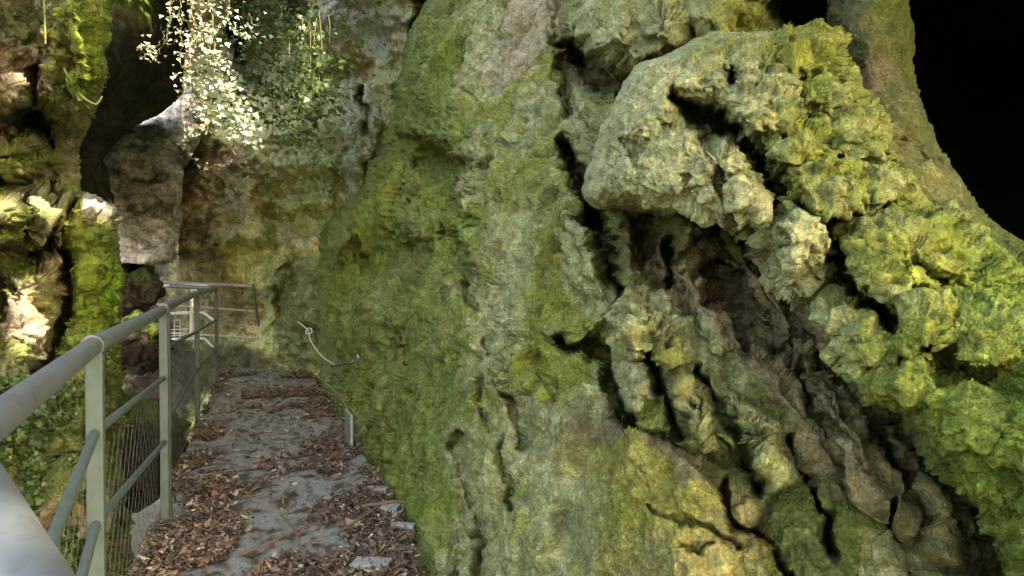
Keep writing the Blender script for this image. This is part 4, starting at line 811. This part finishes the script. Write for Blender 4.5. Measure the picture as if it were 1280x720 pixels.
def big_leaf(px, py, L, a, curl, col, label):
    p = deck_pt(px, py); m = 9; V = []; F_ = []
    for i in range(m):
        t = i / (m - 1); w = .42 * L * math.sin(math.pi * t ** .8) * (1 - .25 * t) + .001; u = (t - .5) * L; z = .022 + curl * L * (2 * t - 1) ** 2
        for k in (-1, 0, 1): V.append((u, k * w, z + .25 * w * abs(k)))
    for i in range(m - 1):
        for k in (0, 1): F_.append((i * 3 + k, i * 3 + 3 + k, i * 3 + 4 + k, i * 3 + 1 + k))
    V = np.array(V); st_ = 8; V = np.r_[V, [(-.5 * L, .001, .022 + curl * L), (-.5 * L, -.001, .022 + curl * L), (-.8 * L, 0, .02)]]; F_.append((len(V) - 3, len(V) - 2, len(V) - 1))
    me = bpy.data.meshes.new('fallen_leaf'); me.from_pydata([tuple(v) for v in V], [], F_); me.update()
    at = me.color_attributes.new('Col', 'FLOAT_COLOR', 'POINT'); at.data.foreach_set('color', np.tile(np.array([*col, 1], f32), len(V)))
    o = link('fallen_leaf', me, M_leafd); o.location = p; o.rotation_euler = (rng.normal(0, .15), rng.normal(0, .15), a); return tag(o, label, 'leaf', 'whole leaves fallen on the walkway')
for (px, py, L, a, cu, col, lab) in ((232, 669, .055, .3, .1, (.55, .53, .46), 'palest curled leaf beside the left walkway edge'), (268, 624, .075, 2.6, .2, (.26, .12, .06), 'orange-brown leaf lying left of the slate patch'), (268, 596, .08, .1, .1, (.24, .13, .08), 'long reddish leaf on the litter near the second post'),
    (300, 520, .07, 1.2, .3, (.22, .14, .09), 'curled brown leaf at the edge of the far slate'), (340, 560, .06, 2.0, .2, (.35, .28, .19), 'tan leaf in the middle of the path'), (420, 600, .07, .8, .2, (.2, .11, .07), 'dark brown leaf near the grey wire'), (368, 610, .05, 1.9, .1, (.5, .46, .38), 'small whitish leaf right of the slate patch'),
    (300, 660, .06, .2, .2, (.42, .36, .27), 'pale tan leaf on the near slate'), (440, 660, .08, 2.4, .25, (.27, .15, .09), 'broad russet leaf by the slanting stick'), (395, 700, .07, .5, .2, (.16, .1, .07), 'dark curled leaf at the bottom of the photo'), (250, 690, .06, 1.4, .2, (.3, .2, .12), 'light brown leaf nearest the left edge'),
    (275, 545, .07, 2.9, .3, (.25, .13, .07), 'rust leaf caught at the left kerb by the mesh'), (385, 530, .06, 1.0, .2, (.4, .3, .2), 'beige leaf near the upright grey plate')): big_leaf(px, py, L, a, cu, col, lab)

# ================================================================== IVY
def leaf_shape(): # small three-lobed ivy leaf, folded along the midrib
    return np.array([(0, 0, 0), (.45, .10, .10), (.50, .45, .12), (.22, .55, .06), (0, 1.0, -.10), (-.22, .55, .06), (-.50, .45, .12), (-.45, .10, .10), (0, .5, -.02)])
LF = [(0, 1, 8), (1, 2, 8), (2, 3, 8), (3, 4, 8), (4, 5, 8), (5, 6, 8), (6, 7, 8), (7, 0, 8)]
M_ivy = leaf_mat('ivy_leaf', None, .35, .35, .5); M_stem = plain_mat('ivy_stem', (.15, .14, .07), rough=.7)
def vine(pts, dens, size, label, col=(.10, .17, .05), spread=.10, face=(0.25, -.55, .8), r=.006):
    P = [W(*p) for p in pts]; Q = []
    for i in range(len(P) - 1):
        a, b, c, d = P[max(i - 1, 0)], P[i], P[i + 1], P[min(i + 2, len(P) - 1)]
        for t in np.linspace(0, 1, 9)[: 9 if i == len(P) - 2 else 8]: Q.append(.5 * ((2 * b) + (-a + c) * t + (2 * a - 5 * b + 4 * c - d) * t * t + (-a + 3 * b - 3 * c + d) * t ** 3))
    Q = np.array(Q); Q[1:-1] += rng.normal(0, .012, (len(Q) - 2, 3)); e = empty('ivy_vine', Q[0]); tag(e, label, 'ivy', 'ivy strands hanging in the gorge')
    MB().tube(list(Q), list(np.linspace(r, r * .5, len(Q))), 5).build('stem', M_stem, e, loc=Q[0])
    L = np.linalg.norm(np.diff(Q, axis=0), axis=1).sum(); n = max(int(L * dens * 1.5), 2)
    sh = leaf_shape(); k = rng.random(n) * (len(Q) - 1.01); i0 = k.astype(int); C0 = Q[i0] + (Q[i0 + 1] - Q[i0]) * (k - i0)[:, None] + rng.normal(0, 1, (n, 3)) * spread * c3(1, 1, .7)
    s = size * .56 * (.5 + .8 * rng.random(n)); V = []; Cc = []
    for j in range(n):
        nn = np.array(face) + rng.normal(0, .45, 3); nn /= np.linalg.norm(nn)
        tip = np.array([rng.normal(0, .7), rng.normal(0, .3), -1.0]); tip -= nn * (tip @ nn); tip /= max(np.linalg.norm(tip), 1e-6); sd = np.cross(tip, nn)
        V.append(C0[j] + s[j] * (sh[:, :1] * sd + sh[:, 1:2] * tip + sh[:, 2:] * nn)); Cc.append(np.tile(np.array(col) * (.7 + .6 * rng.random()) * np.array([1 + .3 * rng.normal() * .5, 1, 1]), (9, 1)))
    V = np.concatenate(V); T = np.array(LF); Qf = (np.arange(n)[:, None, None] * 9 + T[None]).reshape(-1, 3)
    lo = link('leaves', mesh_np('leaves', V - Q[0], Qf, np.concatenate(Cc).clip(.01, .8)), M_ivy, e, smooth=False); return e
dI = 7.0
bright = (.42, .46, .34)  # leaf albedo near white: sunlight on these strands put into the colour
vine([(222, -60, dI), (226, 20, dI), (228, 80, dI), (229, 150, dI), (232, 185, dI), (250, 204, dI), (275, 208, dI), (292, 196, dI)], 14, .07, 'ivy strand coloured sunlit-pale, hanging straight down and curling up at its tip', bright, .03)
vine([(236, -60, dI), (240, 30, dI), (238, 90, dI), (250, 130, dI + .1), (262, 165, dI)], 95, .085, 'densest sunlit white ivy strand left of the dark pocket', bright, .08)
vine([(250, -60, dI), (252, 20, dI), (262, 60, dI - .1), (280, 105, dI), (298, 140, dI), (308, 165, dI)], 70, .085, 'sunlit ivy strand slanting right toward the lower tuft', bright, .07)
vine([(262, -60, dI + .2), (266, 40, dI), (275, 90, dI), (290, 130, dI), (308, 160, dI), (300, 185, dI)], 50, .085, 'sunlit ivy strand ending in a bright leaf tuft', bright, .07)
vine([(222, -40, dI - .3), (215, 15, dI - .3), (205, 45, dI - .3), (190, 62, dI - .3), (178, 58, dI - .3)], 22, .075, 'thin ivy shoot sweeping left in front of the dark arch', bright, .06)
vine([(212, -40, dI - .3), (210, 30, dI - .3), (200, 60, dI - .3), (188, 74, dI - .3), (172, 58, dI - .3)], 14, .07, 'looped ivy shoot with sparse bright leaves before the arch', bright, .05)
vine([(290, -40, dI), (284, 10, dI), (292, 35, dI), (306, 46, dI), (316, 40, dI), (312, 20, dI)], 26, .075, 'short curled ivy tip right of the white strands', bright, .05)
vine([(296, 150, dI), (292, 185, dI), (300, 205, dI), (310, 216, dI)], 10, .07, 'bare ivy end trailing below the bright leaf tuft', bright, .04)
grn = (.085, .15, .045)
for i, (x0, l, dn, sp) in enumerate(((280, 130, 60, .2), (300, 90, 55, .2), (322, 150, 45, .15), (340, 130, 80, .22), (358, 150, 90, .26), (375, 160, 90, .26), (392, 150, 80, .24), (410, 110, 60, .2), (345, 60, 70, .25), (330, 30, 70, .2), (385, 215, 30, .18), (398, 240, 24, .14))):
    labs = ['green ivy just right of the white strands', 'short green ivy tuft above the dark pocket', 'long shaded ivy strand beside the dark pocket', 'green ivy with bare dangling stems', 'thick green ivy clump with stem ends below', 'thickest shaded ivy curtain on the back wall', 'leafy ivy curtain before the olive wall', 'rightmost green ivy strand near the pale bulge', 'short ivy clump at the top of the curtain', 'small ivy clump over the black gap', 'sparse long ivy trailing down the olive wall', 'longest thin ivy trail nearing the ledge']
    vine([(x0, -70, 8.6), (x0 + 3, l * .4, 8.6), (x0 - 2, l * .75, 8.6), (x0 + 4, l, 8.6)], dn * .8, .125, labs[i], grn, sp)
vine([(345, 130, 8.4), (346, 150, 8.4), (340, 165, 8.4), (335, 172, 8.4)], 4, .05, 'bare ivy stem end hooked left below the clump', grn, .02, r=.01)
vine([(346, 130, 8.4), (352, 148, 8.4), (365, 162, 8.4), (380, 168, 8.4)], 4, .05, 'bare ivy stem end curving right below the clump', grn, .02, r=.01)

# thin trailing shoots at the left moss buttress
cable('trailing_shoot', [(80, 85, 4.3), (90, 105, 4.3), (105, 122, 4.3), (120, 130, 4.3), (128, 120, 4.3)], .005, 'thin green shoot hooking up below the hanging moss', 'shoot', plain_mat('shoot', (.25, .3, .1)))
cable('trailing_shoot', [(54, -20, 4.2), (56, 20, 4.2), (57, 55, 4.2)], .004, 'straight thin root hanging down the left mossy rock', 'shoot', bpy.data.materials['shoot'])

# ================================================================== GREENERY BELOW THE RAILING
def ground_cover(N, box, dfun, size, name, label):
    px = box[0] + (box[1] - box[0]) * rng.random(N); py = box[2] + (box[3] - box[2]) * rng.random(N)
    k = fbm(np.c_[px / 40, py / 40, 0 * px].astype(f32), 3) > -.15; px, py = px[k], py[k]; N = len(px)
    P = W(px, py, dfun(px, py) + rng.normal(0, .10, N)); sh = leaf_shape(); V = []; C = []
    for j in range(N):
        nn = np.array([.3, -.5, .8]) + rng.normal(0, .5, 3); nn /= np.linalg.norm(nn); tip = rng.normal(0, 1, 3); tip -= nn * (tip @ nn); tip /= np.linalg.norm(tip); sd = np.cross(tip, nn); s = size * (.5 + rng.random())
        V.append(P[j] + s * (sh[:, :1] * sd + sh[:, 1:2] * tip + sh[:, 2:] * nn)); C.append(np.tile(np.array([.07, .12, .025]) * (.5 + rng.random()), (9, 1)))
    T = np.array(LF); Qf = (np.arange(N)[:, None, None] * 9 + T[None]).reshape(-1, 3)
    o = link(name, mesh_np(name, np.concatenate(V), Qf, np.concatenate(C)), M_ivy, smooth=False); return tag(o, label, 'plants', kind='stuff')
ground_cover(6500, (-60, 120, 470, 720), lambda x, y: 1 / np.clip(lft_t(x, y), .08, .8) - .42, .026, 'ground_cover', 'leafy green plants on the rock below the near railing')

# ================================================================== SKY, SUN, UNSEEN LEAVES ADDED TO SHAPE THE SUNLIGHT
SUN = np.array([.68, -.62, .75]); SUN /= np.linalg.norm(SUN)
bpy.context.view_layer.update(); _dg = bpy.context.evaluated_depsgraph_get()
def seen(px, py):
    h = S.ray_cast(_dg, Vector(CAM), Vector(w1(px, py, 1.0) - CAM).normalized()); return np.array(h[1])
targets = [(seen(*p), r * .75) for p, r in (((26, 380), .13), ((40, 405), .12), ((28, 425), .09), ((48, 285), .09), ((55, 300), .06), ((4, 258), .08), ((45, 252), .07), ((120, 256), .09), ((136, 262), .08), ((92, 262), .05), ((148, 372), .06), ((30, 122), .06), ((52, 135), .06), ((100, 60), .10), ((190, 160), .06),)]
targets += [(w1(*p), r) for p, r in (((240, 40, 7.0), .36), ((250, 100, 7.0), .34), ((283, 135, 7), .24), ((303, 170, 7), .18), ((230, 150, 7), .12), ((195, 60, 6.7), .16), ((302, 30, 7), .14), ((242, 372, 10.4), .12), ((215, 357, 11), .22), ((225, 392, 10.9), .12), ((30, 690, .55), .03))]
def add_shade_leaves():
    N = 60000
    # an unseen leaf sheet added across the sun, with gaps for the sun patches
    s = np.cross(SUN, [0, 0, 1.0]); s /= np.linalg.norm(s); u = np.cross(s, SUN)
    c = np.array([-1.8, 5.5, 1.5]) + SUN * 9.5
    P = c + s * ((rng.random(N)[:, None] - .5) * 11) + u * ((rng.random(N)[:, None] - .5) * 8) + SUN * rng.normal(0, .5, (N, 1))
    n2 = 5500; c2 = w1(185, 200, 11.2) + SUN * 5.3; P[:n2] = c2 + s * rng.normal(0, .95, (n2, 1)) + u * rng.normal(0, .85, (n2, 1)) + SUN * rng.normal(0, .3, (n2, 1))  # extra leaf clump, added out of view to keep sun off the slab
    ok = np.ones(N, bool); jit = .35 * fbm((P * 1.5).astype(f32), 3)
    for T, r in targets:
        d = P - T; dd = np.linalg.norm(d - (d @ SUN)[:, None] * SUN, axis=1); ok &= dd > r * (1 + jit) + .05
    P = P[ok]; N = len(P); sh = leaf_shape() * .16; a = rng.normal(size=(N, 3)) * .6 + SUN; a /= np.linalg.norm(a, axis=1, keepdims=True)
    t = rng.normal(size=(N, 3)); t -= a * (t * a).sum(1, keepdims=True); t /= np.linalg.norm(t, axis=1, keepdims=True); b = np.cross(a, t)
    V = P[:, None] + sh[None, :, :1] * b[:, None] + (sh[None, :, 1:2] - .08) * t[:, None] + sh[None, :, 2:] * a[:, None]
    T = np.array(LF); Qf = (np.arange(N)[:, None, None] * 9 + T[None]).reshape(-1, 3); C = np.repeat(np.array([.07, .12, .03]) * (.6 + .8 * rng.random((N, 1))), 9, 0)
    return link('shade_leaves', mesh_np('shade_leaves', V.reshape(-1, 3), Qf, C), M_ivy, smooth=False)
tag(add_shade_leaves(), 'unseen leaf sheet added above the gorge to shade it and shape the sun patches', 'foliage', kind='stuff')

world = bpy.data.worlds.new('World'); S.world = world; world.use_nodes = True; wn = world.node_tree
sky = wn.nodes.new('ShaderNodeTexSky'); sky.sky_type = 'NISHITA'; sky.sun_disc = False
sky.sun_elevation = math.asin(SUN[2]); sky.sun_rotation = math.atan2(SUN[0], SUN[1]); sky.air_density = 1; sky.dust_density = 4; sky.ozone_density = .3
bg = wn.nodes['Background']; wn.links.new(sky.outputs[0], bg.inputs[0]); bg.inputs[1].default_value = .15
sl = bpy.data.lights.new('sun', 'SUN'); sl.energy = 2.6; sl.angle = R(.5); sl.color = (1, .95, .86); so_ = bpy.data.objects.new('sun', sl); COL.objects.link(so_)
so_.rotation_euler = Vector(-SUN).to_track_quat('-Z', 'Y').to_euler(); so_.location = (6, -4, 12)
S.view_settings.view_transform = 'Standard'; S.view_settings.look = 'None'; S.view_settings.exposure = 2.95; S.view_settings.use_white_balance = True; S.view_settings.white_balance_temperature = 8200; S.view_settings.white_balance_tint = 10; S.view_settings.gamma = 1
S.render.engine = 'CYCLES'; S.cycles.use_denoising = True; S.cycles.denoiser = 'OPENIMAGEDENOISE'; S.cycles.denoising_input_passes = 'RGB_ALBEDO_NORMAL'; S.cycles.denoising_prefilter = 'ACCURATE'; S.cycles.max_bounces = 6; S.cycles.diffuse_bounces = 4; S.cycles.glossy_bounces = 2; S.cycles.transmission_bounces = 2; S.cycles.sample_clamp_indirect = 6
